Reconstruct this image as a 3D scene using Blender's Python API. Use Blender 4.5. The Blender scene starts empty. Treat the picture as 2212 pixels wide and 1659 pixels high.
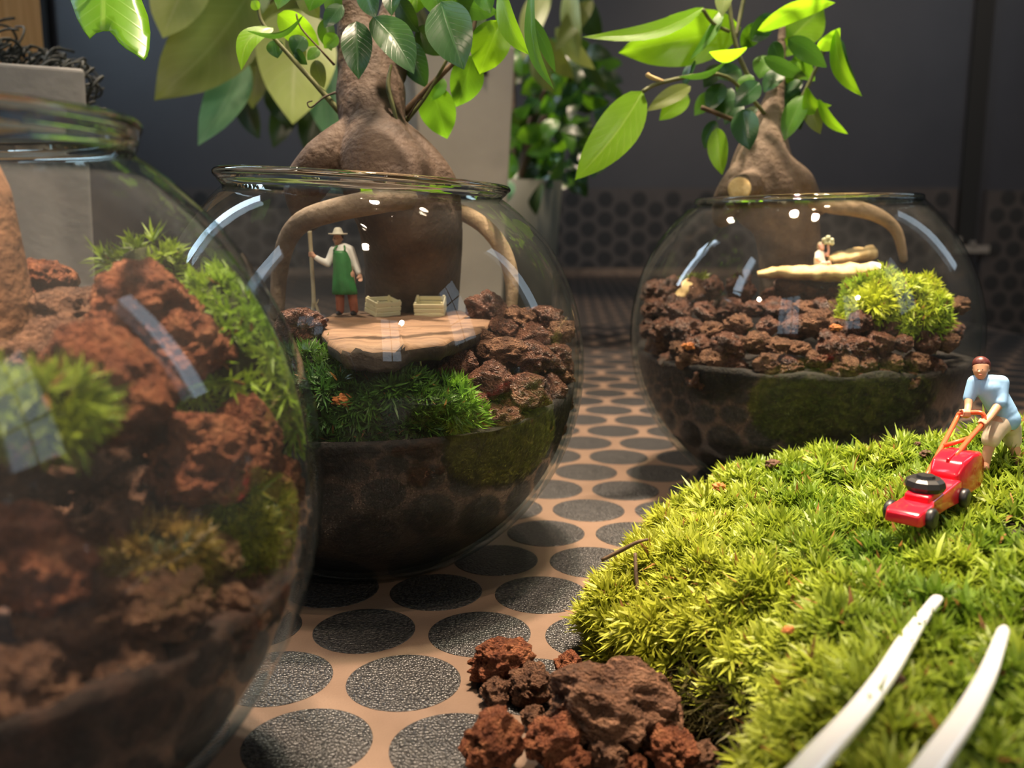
import bpy, bmesh, math, random
import numpy as np
from mathutils import Vector, Matrix, noise

random.seed(7)
rng = np.random.default_rng(7)
SC = bpy.context.scene
COL = SC.collection

# ------------------------------------------------------------------ camera, light, exposure
F, CX, CY, VH, H = 1970.0, 1106.0, 829.5, 480.0, 0.1338      # focal length and frame in px; lens height over the table in m
PITCH = math.atan((CY - VH) / F)
CP, SP = math.cos(PITCH), math.sin(PITCH)
cd = bpy.data.cameras.new('camera')
cam = bpy.data.objects.new('camera', cd)
COL.objects.link(cam)
cam.location = (0, 0, H)
cam.rotation_euler = (math.pi / 2 - PITCH, 0, 0)
cd.sensor_fit = 'HORIZONTAL'
cd.sensor_width = 36.0
cd.lens = F / 2212 * 36.0
cd.clip_start = 0.005
cd.clip_end = 50
cd.dof.use_dof = True
cd.dof.focus_distance = 0.30
cd.dof.aperture_fstop = cd.lens * 1e-3 / 0.0024
SC.camera = cam

SC.view_settings.view_transform = 'Standard'
SC.view_settings.look = 'None'
SC.view_settings.gamma = 1.0
SC.view_settings.use_curve_mapping = False
SC.view_settings.exposure = 0.28
SC.cycles.transparent_max_bounces = 40
SC.cycles.max_bounces = 10
SC.cycles.caustics_reflective = False
SC.cycles.caustics_refractive = False
SC.cycles.sample_clamp_indirect = 4.0

w = bpy.data.worlds.new('world')
SC.world = w
w.use_nodes = True
w.node_tree.nodes['Background'].inputs[0].default_value = (0.55, 0.68, 0.9, 1)
w.node_tree.nodes['Background'].inputs[1].default_value = 0.05

WARM = (1.0, 0.79, 0.58)
def spot(x, y, z, power, radius=0.03, angle=80, color=WARM, to=None):
    l = bpy.data.lights.new('spotlight', 'SPOT')
    l.energy = power; l.shadow_soft_size = radius; l.color = color
    l.spot_size = math.radians(angle); l.spot_blend = 0.6
    o = bpy.data.objects.new('spotlight', l); COL.objects.link(o)
    o.location = (x, y, z)
    t = Vector(to if to else (x, y, 0)) - Vector((x, y, z))
    o.rotation_euler = t.to_track_quat('-Z', 'Y').to_euler()
    return o
LAMPS = [(0.03, 0.46, 1.25, 150, 0.034, 34, (0.05, 0.50, 0)), (0.20, 0.33, 1.25, 104, 0.03, 21, (0.19, 0.285, 0)), (-0.05, 0.08, 1.20, 210, 0.06, 11, (-0.14, 0.18, .06)), (0.36, 0.62, 1.25, 20, 0.03, 44, (0.24, .62, 0))]
for x, y, z, p, r, ang, to in LAMPS:
    spot(x, y, z, p, r, ang, to=to)
spot(-0.1, 1.15, 1.35, 46, 0.03, 44, to=(-0.1, 1.25, 0))      # the lamps over the far end of the counter
spot(-0.55, 1.05, 1.4, 60, 0.03, 56, to=(-0.36, .74, 0.15))
spot(0.75, 1.5, 1.6, 34, 0.03, 60, to=(0.9, 2.3, 0.35))
spot(0.02, -0.16, 1.30, 52, 0.03, 9.5, to=(-0.05, 0.36, 0.10))   # added unseen spot above the camera to brighten the middle bowl
spot(0.9, -1.6, 1.2, 36, 0.05, 100, to=(0, .35, 0))      # lamps across the room, behind the viewer
spot(-1.2, -0.9, 1.0, 20, 0.05, 100, to=(0, .35, 0))
WINDOW_GAIN = 1.0

# ------------------------------------------------------------------ geometry of the view
def ray(u, v):
    a, b = (u - CX) / F, (CY - v) / F
    return Vector((a, CP + b * SP, -SP + b * CP))
def at(u, v, Z):
    return Vector((0, 0, H)) + ray(u, v) * Z
def ground(u, v, z=0.0):
    d = ray(u, v)
    return Vector((0, 0, H)) + d * ((z - H) / d.z)
def px(n, Z):
    return n * Z / F
CAMR = Vector((1, 0, 0)); CAMU = Vector((0, SP, CP)); CAMF = Vector((0, CP, -SP))

# ------------------------------------------------------------------ object helpers
ORG = {}
def tag(o, label=None, cat=None, group=None, kind=None):
    if label: o['label'] = label
    if cat: o['category'] = cat
    if group: o['group'] = group
    if kind: o['kind'] = kind
    return o
def thing(name, label, cat, loc, group=None, kind=None):
    o = bpy.data.objects.new(name, None); COL.objects.link(o)
    o.location = loc; o.empty_display_size = 0.01
    ORG[o.name] = Vector(loc)
    return tag(o, label, cat, group, kind)
def link(name, me, mat=None, parent=None):
    o = bpy.data.objects.new(name, me); COL.objects.link(o)
    if mat is not None and not me.materials: me.materials.append(mat)
    if parent is not None:
        o.parent = parent
        ORG[o.name] = ORG.get(parent.name, Vector((0, 0, 0)))
    else:
        ORG[o.name] = Vector((0, 0, 0))
    return o
def mk(name, verts, faces, mat, parent=None, smooth=True, uvs=None, label=None, world=True):
    """One mesh object from world-space verts (moved into the parent's frame)."""
    me = bpy.data.meshes.new(name)
    off = ORG.get(parent.name, Vector((0, 0, 0))) if (parent is not None and world) else Vector((0, 0, 0))
    V = np.asarray([tuple(v) for v in verts], dtype=float) - np.array(off)
    me.from_pydata(V.tolist(), [], [tuple(int(i) for i in f) for f in faces])
    if uvs is not None:
        l = me.uv_layers.new(name='UVMap')
        li = np.zeros(len(me.loops), dtype=np.int32); me.loops.foreach_get('vertex_index', li)
        l.data.foreach_set('uv', np.asarray(uvs, dtype=np.float32)[li].ravel())
    if smooth: me.polygons.foreach_set('use_smooth', [True] * len(me.polygons))
    me.update()
    o = link(name, me, mat, parent)
    if label: o['label'] = label
    return o
def big_mesh(name, V, faces3, faces4, tint, mat, parent=None):
    """numpy mesh with a per-vertex colour attribute named tint."""
    off = np.array(ORG.get(parent.name, Vector((0, 0, 0)))) if parent is not None else np.zeros(3)
    me = bpy.data.meshes.new(name)
    V = (V - off).astype(np.float32)
    n3, n4 = len(faces3), len(faces4)
    me.vertices.add(len(V)); me.vertices.foreach_set('co', V.ravel())
    me.loops.add(n3 * 3 + n4 * 4)
    me.loops.foreach_set('vertex_index', np.concatenate([faces3.ravel(), faces4.ravel()]).astype(np.int32))
    me.polygons.add(n3 + n4)
    st = np.concatenate([np.arange(n3) * 3, n3 * 3 + np.arange(n4) * 4]).astype(np.int32)
    me.polygons.foreach_set('loop_start', st)
    me.polygons.foreach_set('use_smooth', np.ones(n3 + n4, dtype=bool))
    a = me.color_attributes.new('tint', 'FLOAT_COLOR', 'POINT')
    a.data.foreach_set('color', np.concatenate([tint, np.ones((len(tint), 1))], axis=1).astype(np.float32).ravel())
    me.update(calc_edges=True); me.validate()
    return link(name, me, mat, parent)

_ico = {}
def ico(sub):
    if sub not in _ico:
        bm = bmesh.new(); bmesh.ops.create_icosphere(bm, subdivisions=sub, radius=1)
        _ico[sub] = (np.array([v.co[:] for v in bm.verts]), np.array([[v.index for v in f.verts] for f in bm.faces]))
        bm.free()
    return _ico[sub]

def frames(pts):
    """tangent frames along a polyline"""
    out = []; prev = None
    for i, p in enumerate(pts):
        a = pts[max(0, i - 1)]; b = pts[min(len(pts) - 1, i + 1)]
        t = (b - a).normalized() if (b - a).length > 1e-9 else Vector((0, 0, 1))
        n = prev if prev is not None else (Vector((0, 0, 1)) if abs(t.z) < 0.9 else Vector((1, 0, 0)))
        n = (n - t * n.dot(t))
        n = n.normalized() if n.length > 1e-6 else t.orthogonal().normalized()
        out.append((t, n, t.cross(n))); prev = n
    return out
def spline(pts, rad, k=5):
    """Catmull-Rom resampling of points and radii"""
    P, R = [], []
    n = len(pts)
    for i in range(n - 1):
        p0, p1, p2, p3 = pts[max(0, i - 1)], pts[i], pts[i + 1], pts[min(n - 1, i + 2)]
        for j in range(k):
            t = j / k
            P.append(0.5 * ((2 * p1) + (p2 - p0) * t + (2 * p0 - 5 * p1 + 4 * p2 - p3) * t * t + (3 * p1 - p0 - 3 * p2 + p3) * t ** 3))
            R.append(rad[i] * (1 - t) + rad[i + 1] * t)
    P.append(pts[-1]); R.append(rad[-1])
    return P, R
def tube_geo(pts, rad, seg=8, k=4):
    pts = [Vector(p) for p in pts]
    if not hasattr(rad, '__len__'): rad = [rad] * len(pts)
    if k > 1 and len(pts) > 2: pts, rad = spline(pts, rad, k)
    fr = frames(pts); V, Fc = [], []
    for p, r, (t, n, b) in zip(pts, rad, fr):
        for s in range(seg):
            a = 2 * math.pi * s / seg
            V.append(p + (n * math.cos(a) + b * math.sin(a)) * r)
    m = len(pts)
    for i in range(m - 1):
        for s in range(seg):
            q = (s + 1) % seg
            Fc.append((i * seg + s, i * seg + q, (i + 1) * seg + q, (i + 1) * seg + s))
    Fc.append(tuple(range(seg - 1, -1, -1))); Fc.append(tuple((m - 1) * seg + s for s in range(seg)))
    return V, Fc
def tube(name, pts, rad, mat, parent=None, seg=8, k=4):
    V, Fc = tube_geo(pts, rad, seg, k)
    return mk(name, V, Fc, mat, parent)
def join_geo(parts):
    V, Fc = [], []
    for v, f in parts:
        b = len(V); V.extend(v); Fc.extend(tuple(i + b for i in q) for q in f)
    return V, Fc
def box_geo(c, ax, ay, az):
    """box from centre and three half-axis vectors"""
    V = [c + ax * i + ay * j + az * k for i in (-1, 1) for j in (-1, 1) for k in (-1, 1)]
    return V, [(0, 1, 3, 2), (4, 6, 7, 5), (0, 4, 5, 1), (2, 3, 7, 6), (0, 2, 6, 4), (1, 5, 7, 3)]
def bevel(o, wd, seg=2):
    m = o.modifiers.new('bevel', 'BEVEL'); m.width = wd; m.segments = seg; m.limit_method = 'ANGLE'; m.angle_limit = math.radians(35)
    return o
def lathe_geo(profile, c, seg=48):
    V, Fc = [], []
    for r, z in profile:
        for s in range(seg):
            a = 2 * math.pi * s / seg
            V.append(c + Vector((r * math.cos(a), r * math.sin(a), z)))
    n = len(profile)
    for i in range(n - 1):
        for s in range(seg):
            q = (s + 1) % seg
            Fc.append((i * seg + s, i * seg + q, (i + 1) * seg + q, (i + 1) * seg + s))
    return V, Fc
def blob(name, chains, mat, parent=None, voxel=0.0008, smooth=3, squash=None):
    """A continuous skin round chains of (point, radius): overlapping balls fused by a voxel remesh."""
    bv, bf = ico(3)
    VV, FF = [], []; n = 0
    for ch in chains:
        for i in range(max(1, len(ch) - 1)):
            p0, r0 = ch[i]; p1, r1 = ch[min(i + 1, len(ch) - 1)]
            L = (p1 - p0).length; m = max(1, int(L / (0.3 * min(r0, r1))))
            for j in range(m + 1):
                t = j / m
                VV.append(bv * (r0 * (1 - t) + r1 * t) + np.array(p0.lerp(p1, t))); FF.append(bf + n); n += len(bv)
    V = np.concatenate(VV); Fc = np.concatenate(FF)
    if squash: V = squash(V)
    off = np.array(ORG.get(parent.name, Vector((0, 0, 0)))) if parent is not None else np.zeros(3)
    tmp = bpy.data.meshes.new('tmp'); tmp.from_pydata((V - off).tolist(), [], Fc.tolist())
    o = link(name, tmp, mat, parent)
    m = o.modifiers.new('remesh', 'REMESH'); m.mode = 'VOXEL'; m.voxel_size = voxel; m.use_smooth_shade = True
    if smooth:
        s = o.modifiers.new('smooth', 'SMOOTH'); s.iterations = smooth; s.factor = 0.5
    dg = bpy.context.evaluated_depsgraph_get()
    me = bpy.data.meshes.new_from_object(o.evaluated_get(dg))
    me.name = name
    o.modifiers.clear(); o.data = me; bpy.data.meshes.remove(tmp)
    if not me.materials: me.materials.append(mat)
    return o

# ------------------------------------------------------------------ materials
def new_mat(name):
    m = bpy.data.materials.new(name); m.use_nodes = True
    nt = m.node_tree
    return m, nt, nt.nodes['Principled BSDF'], nt.nodes['Material Output']
def P(name, col, rough=0.5, metal=0.0, spec=0.5, coat=0.0, emit=None, es=0.0):
    m, nt, b, o = new_mat(name)
    b.inputs['Base Color'].default_value = (*col, 1); b.inputs['Roughness'].default_value = rough
    b.inputs['Metallic'].default_value = metal; b.inputs['Specular IOR Level'].default_value = spec
    b.inputs['Coat Weight'].default_value = coat
    if emit:
        b.inputs['Emission Color'].default_value = (*emit, 1); b.inputs['Emission Strength'].default_value = es
    return m
def N(nt, t, **kw):
    n = nt.nodes.new(t)
    for k, v in kw.items(): setattr(n, k, v)
    return n
def noisy(name, cols, scale, rough=0.8, bump=0.0, bscale=None, bdist=0.001, coord='Object', detail=6, spec=0.4, stops=None, stretch=None, metal=0.0):
    m, nt, b, o = new_mat(name)
    tc = N(nt, 'ShaderNodeTexCoord'); vec = tc.outputs[coord]
    if stretch:
        mp = N(nt, 'ShaderNodeMapping'); mp.inputs['Scale'].default_value = stretch
        nt.links.new(vec, mp.inputs['Vector']); vec = mp.outputs['Vector']
    nz = N(nt, 'ShaderNodeTexNoise'); nz.inputs['Scale'].default_value = scale; nz.inputs['Detail'].default_value = detail
    nz.inputs['Roughness'].default_value = 0.65
    nt.links.new(vec, nz.inputs['Vector'])
    cr = N(nt, 'ShaderNodeValToRGB'); el = cr.color_ramp.elements
    while len(el) < len(cols): el.new(0.5)
    for i, c in enumerate(cols):
        el[i].position = stops[i] if stops else 0.3 + 0.4 * i / max(1, len(cols) - 1); el[i].color = (*c, 1)
    nt.links.new(nz.outputs['Fac'], cr.inputs['Fac']); nt.links.new(cr.outputs['Color'], b.inputs['Base Color'])
    b.inputs['Roughness'].default_value = rough; b.inputs['Specular IOR Level'].default_value = spec; b.inputs['Metallic'].default_value = metal
    if bump:
        n2 = N(nt, 'ShaderNodeTexNoise'); n2.inputs['Scale'].default_value = bscale or scale * 4; n2.inputs['Detail'].default_value = 5
        nt.links.new(vec, n2.inputs['Vector'])
        bp = N(nt, 'ShaderNodeBump'); bp.inputs['Strength'].default_value = bump; bp.inputs['Distance'].default_value = bdist
        nt.links.new(n2.outputs['Fac'], bp.inputs['Height']); nt.links.new(bp.outputs['Normal'], b.inputs['Normal'])
    return m
def leaf_mat(name, col, vein, trans, tcol, rough=0.32, spec=0.5):
    m, nt, b, o = new_mat(name)
    uv = N(nt, 'ShaderNodeUVMap'); sx = N(nt, 'ShaderNodeSeparateXYZ'); nt.links.new(uv.outputs['UV'], sx.inputs[0])
    ab = N(nt, 'ShaderNodeMath', operation='ABSOLUTE'); sb = N(nt, 'ShaderNodeMath', operation='SUBTRACT'); sb.inputs[1].default_value = 0.5
    nt.links.new(sx.outputs['X'], sb.inputs[0]); nt.links.new(sb.outputs[0], ab.inputs[0])
    # side veins: stripes that run obliquely from the midrib
    ad = N(nt, 'ShaderNodeMath', operation='MULTIPLY_ADD'); ad.inputs[1].default_value = -0.55
    nt.links.new(ab.outputs[0], ad.inputs[0]); nt.links.new(sx.outputs['Y'], ad.inputs[2])
    sn = N(nt, 'ShaderNodeMath', operation='SINE'); ml = N(nt, 'ShaderNodeMath', operation='MULTIPLY'); ml.inputs[1].default_value = 62
    nt.links.new(ad.outputs[0], ml.inputs[0]); nt.links.new(ml.outputs[0], sn.inputs[0])
    mr = N(nt, 'ShaderNodeMapRange'); mr.inputs[1].default_value = 0.8; mr.inputs[2].default_value = 1.0; mr.inputs[4].default_value = 0.3
    nt.links.new(sn.outputs[0], mr.inputs[0])
    mid = N(nt, 'ShaderNodeMapRange'); mid.inputs[1].default_value = 0.035; mid.inputs[2].default_value = 0.012; mid.inputs[4].default_value = 0.8
    nt.links.new(ab.outputs[0], mid.inputs[0])
    mx = N(nt, 'ShaderNodeMath', operation='MAXIMUM'); nt.links.new(mr.outputs[0], mx.inputs[0]); nt.links.new(mid.outputs[0], mx.inputs[1])
    nz = N(nt, 'ShaderNodeTexNoise'); nz.inputs['Scale'].default_value = 5; nt.links.new(uv.outputs['UV'], nz.inputs['Vector'])
    c0 = N(nt, 'ShaderNodeMix', data_type='RGBA'); c0.inputs[6].default_value = (*[x * 0.8 for x in col], 1); c0.inputs[7].default_value = (*[min(1, x * 1.2) for x in col], 1)
    nt.links.new(nz.outputs['Fac'], c0.inputs[0])
    c1 = N(nt, 'ShaderNodeMix', data_type='RGBA'); c1.inputs[7].default_value = (*vein, 1)
    nt.links.new(mx.outputs[0], c1.inputs[0]); nt.links.new(c0.outputs[2], c1.inputs[6])
    nt.links.new(c1.outputs[2], b.inputs['Base Color'])
    b.inputs['Roughness'].default_value = rough; b.inputs['Specular IOR Level'].default_value = spec
    bp = N(nt, 'ShaderNodeBump'); bp.inputs['Strength'].default_value = 0.25; bp.inputs['Distance'].default_value = 0.0003
    nt.links.new(mx.outputs[0], bp.inputs['Height']); nt.links.new(bp.outputs['Normal'], b.inputs['Normal'])
    tr = N(nt, 'ShaderNodeBsdfTranslucent'); tr.inputs['Color'].default_value = (*tcol, 1)
    ms = N(nt, 'ShaderNodeMixShader'); ms.inputs[0].default_value = trans
    nt.links.new(b.outputs[0], ms.inputs[1]); nt.links.new(tr.outputs[0], ms.inputs[2]); nt.links.new(ms.outputs[0], o.inputs['Surface'])
    return m
def moss_mat(name, trans=0.35, rough=0.45):
    m, nt, b, o = new_mat(name)
    a = N(nt, 'ShaderNodeVertexColor'); a.layer_name = 'tint'
    nt.links.new(a.outputs['Color'], b.inputs['Base Color']); b.inputs['Roughness'].default_value = rough; b.inputs['Specular IOR Level'].default_value = 0.35
    tr = N(nt, 'ShaderNodeBsdfTranslucent'); nt.links.new(a.outputs['Color'], tr.inputs['Color'])
    ms = N(nt, 'ShaderNodeMixShader'); ms.inputs[0].default_value = trans
    nt.links.new(b.outputs[0], ms.inputs[1]); nt.links.new(tr.outputs[0], ms.inputs[2]); nt.links.new(ms.outputs[0], o.inputs['Surface'])
    return m
def glass_mat(name, tint, edge, refl=1.0, film=0.0):
    """Clear thin-walled glass: Schlick reflection over straight transmission, greenish where the wall is seen edge-on."""
    m, nt, b, o = new_mat(name); nt.nodes.remove(b)
    lw = N(nt, 'ShaderNodeLayerWeight'); lw.inputs['Blend'].default_value = 0.5
    p5 = N(nt, 'ShaderNodeMath', operation='POWER'); p5.inputs[1].default_value = 5.0; nt.links.new(lw.outputs['Facing'], p5.inputs[0])
    ma = N(nt, 'ShaderNodeMath', operation='MULTIPLY_ADD'); ma.inputs[1].default_value = 0.6 * refl; ma.inputs[2].default_value = 0.037 * refl
    nt.links.new(p5.outputs[0], ma.inputs[0])
    p3 = N(nt, 'ShaderNodeMath', operation='POWER'); p3.inputs[1].default_value = 3.5; nt.links.new(lw.outputs['Facing'], p3.inputs[0])
    mc = N(nt, 'ShaderNodeMix', data_type='RGBA'); mc.inputs[6].default_value = (*tint, 1); mc.inputs[7].default_value = (*edge, 1)
    nt.links.new(p3.outputs[0], mc.inputs[0])
    tr = N(nt, 'ShaderNodeBsdfTransparent'); nt.links.new(mc.outputs[2], tr.inputs['Color'])
    gl = N(nt, 'ShaderNodeBsdfGlossy'); gl.inputs['Roughness'].default_value = 0.015
    ms = N(nt, 'ShaderNodeMixShader'); nt.links.new(ma.outputs[0], ms.inputs[0]); nt.links.new(tr.outputs[0], ms.inputs[1]); nt.links.new(gl.outputs[0], ms.inputs[2])
    if film:      # thin pale film: moisture on the glass, also imitating lamp-glare haze
        df = N(nt, 'ShaderNodeBsdfDiffuse'); df.inputs['Color'].default_value = (.9, .88, .85, 1)
        tc = N(nt, 'ShaderNodeTexCoord'); nz = N(nt, 'ShaderNodeTexNoise'); nz.inputs['Scale'].default_value = 38; nz.inputs['Detail'].default_value = 6
        nt.links.new(tc.outputs['Object'], nz.inputs['Vector'])
        mr = N(nt, 'ShaderNodeMapRange'); mr.inputs[1].default_value = .35; mr.inputs[2].default_value = .75; mr.inputs[3].default_value = film * .4; mr.inputs[4].default_value = film * 1.6
        nt.links.new(nz.outputs['Fac'], mr.inputs[0])
        m2 = N(nt, 'ShaderNodeMixShader'); nt.links.new(mr.outputs[0], m2.inputs[0]); nt.links.new(ms.outputs[0], m2.inputs[1]); nt.links.new(df.outputs[0], m2.inputs[2]); ms = m2
    nt.links.new(ms.outputs[0], o.inputs['Surface'])
    return m

def rim_mat(name, col):
    m, nt, b, o = new_mat(name); nt.nodes.remove(b)
    g = N(nt, 'ShaderNodeBsdfGlass'); g.inputs['Color'].default_value = (*col, 1); g.inputs['IOR'].default_value = 1.5; g.inputs['Roughness'].default_value = 0.0
    nt.links.new(g.outputs[0], o.inputs['Surface']); return m
RIM_GLASS = rim_mat('rim_glass', (0.93, 0.96, 0.95))
GLASS = glass_mat('bowl_glass', (0.985, 0.99, 0.985), (0.66, 0.74, 0.72))
GLASS_IN = glass_mat('bowl_glass_inside', (0.985, 0.99, 0.985), (0.66, 0.74, 0.72), 0.22, 0.012)
GLASS_1 = glass_mat('nearest_bowl_glass', (0.98, 0.985, 0.985), (0.50, 0.64, 0.68), 1.0)
GLASS_1_IN = glass_mat('nearest_bowl_glass_inside', (0.98, 0.98, 0.98), (0.6, 0.7, 0.72), 0.25, 0.035)
DROP = glass_mat('water_drops', (0.98, 0.98, 0.98), (0.6, 0.62, 0.62), 1.4)
ROCK_RED = noisy('lava_red', [(0.12, 0.034, 0.018), (0.36, 0.118, 0.052), (0.54, 0.22, 0.10)], 2.2, 0.9, 0.9, 14, 0.03, spec=0.25)
ROCK_BROWN = noisy('lava_brown', [(0.08, 0.037, 0.023), (0.25, 0.118, 0.064), (0.42, 0.215, 0.12)], 2.2, 0.85, 0.9, 14, 0.03, spec=0.3)
ROCK_WET = noisy('lava_wet', [(0.055, 0.026, 0.017), (0.21, 0.088, 0.053), (0.38, 0.18, 0.115)], 2.0, 0.36, 0.9, 13, 0.03, spec=0.5)
SOIL = noisy('dark_soil', [(0.004, 0.003, 0.0025), (0.014, 0.010, 0.008), (0.045, 0.03, 0.022)], 300, 0.75, 0.8, 700, 0.001, stops=[0.35, 0.55, 0.8], spec=0.3)
SOIL_RED = noisy('reddish_soil', [(0.008, 0.005, 0.004), (0.035, 0.018, 0.012), (0.10, 0.045, 0.028)], 170, 0.8, 0.8, 500, 0.0015, stops=[0.3, 0.52, 0.8], spec=0.3)
MOSS = moss_mat('moss_leaves')
MOSS_BASE = noisy('moss_cushion', [(0.012, 0.014, 0.004), (0.04, 0.05, 0.012)], 200, 0.95, 0.5, 600)
PEAT = noisy('peat', [(0.006, 0.004, 0.003), (0.03, 0.02, 0.012), (0.07, 0.05, 0.025)], 160, 0.95, 0.8, 500)
BARK = noisy('ficus_bark', [(0.022, 0.013, 0.008), (0.062, 0.037, 0.023), (0.125, 0.083, 0.054)], 60, 0.75, 0.7, 420, 0.0012, stops=[0.25, 0.5, 0.85], spec=0.35)
BARK_PALE = noisy('root_bark', [(0.12, 0.08, 0.045), (0.30, 0.21, 0.12), (0.42, 0.31, 0.2)], 70, 0.75, 0.6, 420, 0.001, stops=[0.2, 0.5, 0.85], spec=0.35)
ROOT_MID = noisy('grey_root_bark', [(0.05, 0.035, 0.022), (0.17, 0.125, 0.085), (0.26, 0.2, 0.14)], 75, 0.75, 0.6, 420, 0.001, stops=[0.25, 0.5, 0.85], spec=0.35)
TWIG = noisy('green_twig', [(0.07, 0.075, 0.025), (0.16, 0.17, 0.06)], 120, 0.6)
TWIG_BROWN = noisy('brown_twig', [(0.05, 0.03, 0.015), (0.13, 0.08, 0.045)], 150, 0.7)
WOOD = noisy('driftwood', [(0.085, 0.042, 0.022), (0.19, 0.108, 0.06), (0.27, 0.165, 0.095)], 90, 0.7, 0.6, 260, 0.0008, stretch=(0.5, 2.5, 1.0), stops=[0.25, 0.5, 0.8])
WOOD_DARK = noisy('dark_driftwood', [(0.012, 0.008, 0.006), (0.05, 0.033, 0.022)], 120, 0.85, 0.8, 300)
YELLOWWOOD = noisy('pale_wood', [(0.36, 0.22, 0.08), (0.62, 0.44, 0.19), (0.75, 0.6, 0.32)], 120, 0.7, 0.5, 300, 0.0008)
YOUNG = leaf_mat('young_ficus_leaf', (0.20, 0.42, 0.02), (0.38, 0.58, 0.10), 0.55, (0.40, 0.80, 0.02))
MATURE_SHADED = leaf_mat('shaded_mature_leaf', (0.022, 0.075, 0.022), (0.05, 0.13, 0.05), 0.22, (0.10, 0.28, 0.02), 0.28, 0.6)  # mature green that also paints in the shade of leaves under others
MIDLEAF = leaf_mat('green_ficus_leaf', (0.07, 0.20, 0.02), (0.16, 0.32, 0.07), 0.45, (0.24, 0.55, 0.02), 0.3)
PALELEAF = leaf_mat('pale_leaf', (0.36, 0.44, 0.13), (0.50, 0.56, 0.25), 0.4, (0.50, 0.60, 0.14), 0.4)
MINTLEAF = leaf_mat('mint_leaf', (0.20, 0.42, 0.22), (0.3, 0.52, 0.3), 0.35, (0.2, 0.5, 0.2), 0.35)
OLIVELEAF = leaf_mat('olive_leaf', (0.16, 0.20, 0.04), (0.26, 0.3, 0.1), 0.4, (0.3, 0.38, 0.06), 0.4)
DARKLEAF = leaf_mat('dark_leaf', (0.02, 0.05, 0.012), (0.05, 0.09, 0.03), 0.25, (0.06, 0.14, 0.01), 0.35)

# ------------------------------------------------------------------ the room
ROOM = dict(x0=-1.55, x1=1.75, y0=-2.2, y1=2.36, z0=-0.9, z1=2.45)
WALLP = noisy('dark_wall_paint', [(0.026, 0.027, 0.034), (0.038, 0.038, 0.046)], 3.0, 0.42, 0.15, 160, 0.001, spec=0.5)
PLAIN = noisy('grey_plaster', [(0.10, 0.095, 0.09), (0.14, 0.13, 0.125)], 2.0, 0.8)
FLOORM = noisy('floor_boards', [(0.05, 0.04, 0.035), (0.10, 0.08, 0.07)], 3.0, 0.6)
def slab(name, a, b, mat, kind='structure', parent=None):
    a, b = Vector(a), Vector(b); c = (a + b) / 2; h = (b - a) / 2
    v, f = box_geo(c, Vector((h.x, 0, 0)), Vector((0, h.y, 0)), Vector((0, 0, h.z)))
    o = mk(name, v, f, mat, parent, smooth=False)
    if kind and parent is None: o['kind'] = kind
    return o
R = ROOM
slab('floor', (R['x0'], R['y0'], R['z0'] - .05), (R['x1'], R['y1'], R['z0']), FLOORM)
slab('ceiling', (R['x0'], R['y0'], R['z1']), (R['x1'], R['y1'], R['z1'] + .05), PLAIN)
slab('wall_back', (R['x0'], R['y1'], R['z0']), (R['x1'], R['y1'] + .05, R['z1']), WALLP)
slab('wall_left', (R['x0'] - .05, R['y0'], R['z0']), (R['x0'], R['y1'], R['z1']), PLAIN)
slab('wall_right', (R['x1'], R['y0'], R['z0']), (R['x1'] + .05, R['y1'], R['z1']), PLAIN)
slab('wall_front', (R['x0'], R['y0'] - .05, R['z0']), (R['x1'], R['y0'], R['z1']), PLAIN)

# windows: daylight behind frosted panes, seen only as reflections in the glass and as the cool fill light
FRAME_M = P('window_frame', (0.03, 0.03, 0.035), 0.5)
wn = [0]
def window(wall, c, z0, z1, wd, L, cols=2, rows=3):
    wn[0] += 1
    nm = 'window_%d' % wn[0]
    pm = P('daylight_pane_%d' % wn[0], (0.02, 0.02, 0.02), 0.4, emit=(0.66, 0.84, 1.0), es=L * WINDOW_GAIN)
    if wall == 'left': o0, ex, nrm = Vector((R['x0'] + .012, c, 0)), Vector((0, 1, 0)), Vector((1, 0, 0))
    elif wall == 'right': o0, ex, nrm = Vector((R['x1'] - .012, c, 0)), Vector((0, 1, 0)), Vector((-1, 0, 0))
    else: o0, ex, nrm = Vector((c, R['y0'] + .012, 0)), Vector((1, 0, 0)), Vector((0, 1, 0))
    up = Vector((0, 0, 1)); t = .03
    root = thing(nm, None, None, o0 + up * z0, kind='structure')
    zc = (z0 + z1) / 2; hz = (z1 - z0) / 2
    bars = [box_geo(o0 + up * zc + ex * s * wd / 2, ex * t, up * (hz + t), nrm * .012) for s in (-1, 1)]
    bars += [box_geo(o0 + up * zz, ex * wd / 2, up * t, nrm * .012) for zz in (z0, z1)]
    mk('frame', *join_geo(bars), FRAME_M, root, smooth=False)
    for k in range(1, cols):
        mk('mullion', *box_geo(o0 + up * zc + ex * (k / cols - .5) * wd, ex * .012, up * hz, nrm * .010), FRAME_M, root, smooth=False)
    for k in range(1, rows):
        mk('mullion', *box_geo(o0 + up * (z0 + (z1 - z0) * k / rows), ex * wd / 2, up * .012, nrm * .008), FRAME_M, root, smooth=False)
    for i in range(cols):
        for j in range(rows):
            cc = o0 + ex * ((i + .5) / cols - .5) * wd + up * (z0 + (z1 - z0) * (j + .5) / rows)
            mk('pane', *box_geo(cc, ex * wd / cols / 2, up * (z1 - z0) / rows / 2, nrm * .003), pm, root, smooth=False)
window('left', 1.15, 0.70, 2.1, 0.26, 20, 1, 1)
window('left', -0.45, 1.0, 2.35, 0.30, 7, 1, 1)
window('front', -1.05, 0.35, 1.7, 0.75, 1.9, 3, 4)
window('front', 0.85, 0.5, 1.6, 0.5, 2.0, 2, 4)
window('right', 0.95, 0.6, 1.9, 0.28, 4, 1, 1)
window('right', -0.8, 0.6, 1.9, 0.6, 1.8, 2, 3)

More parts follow.
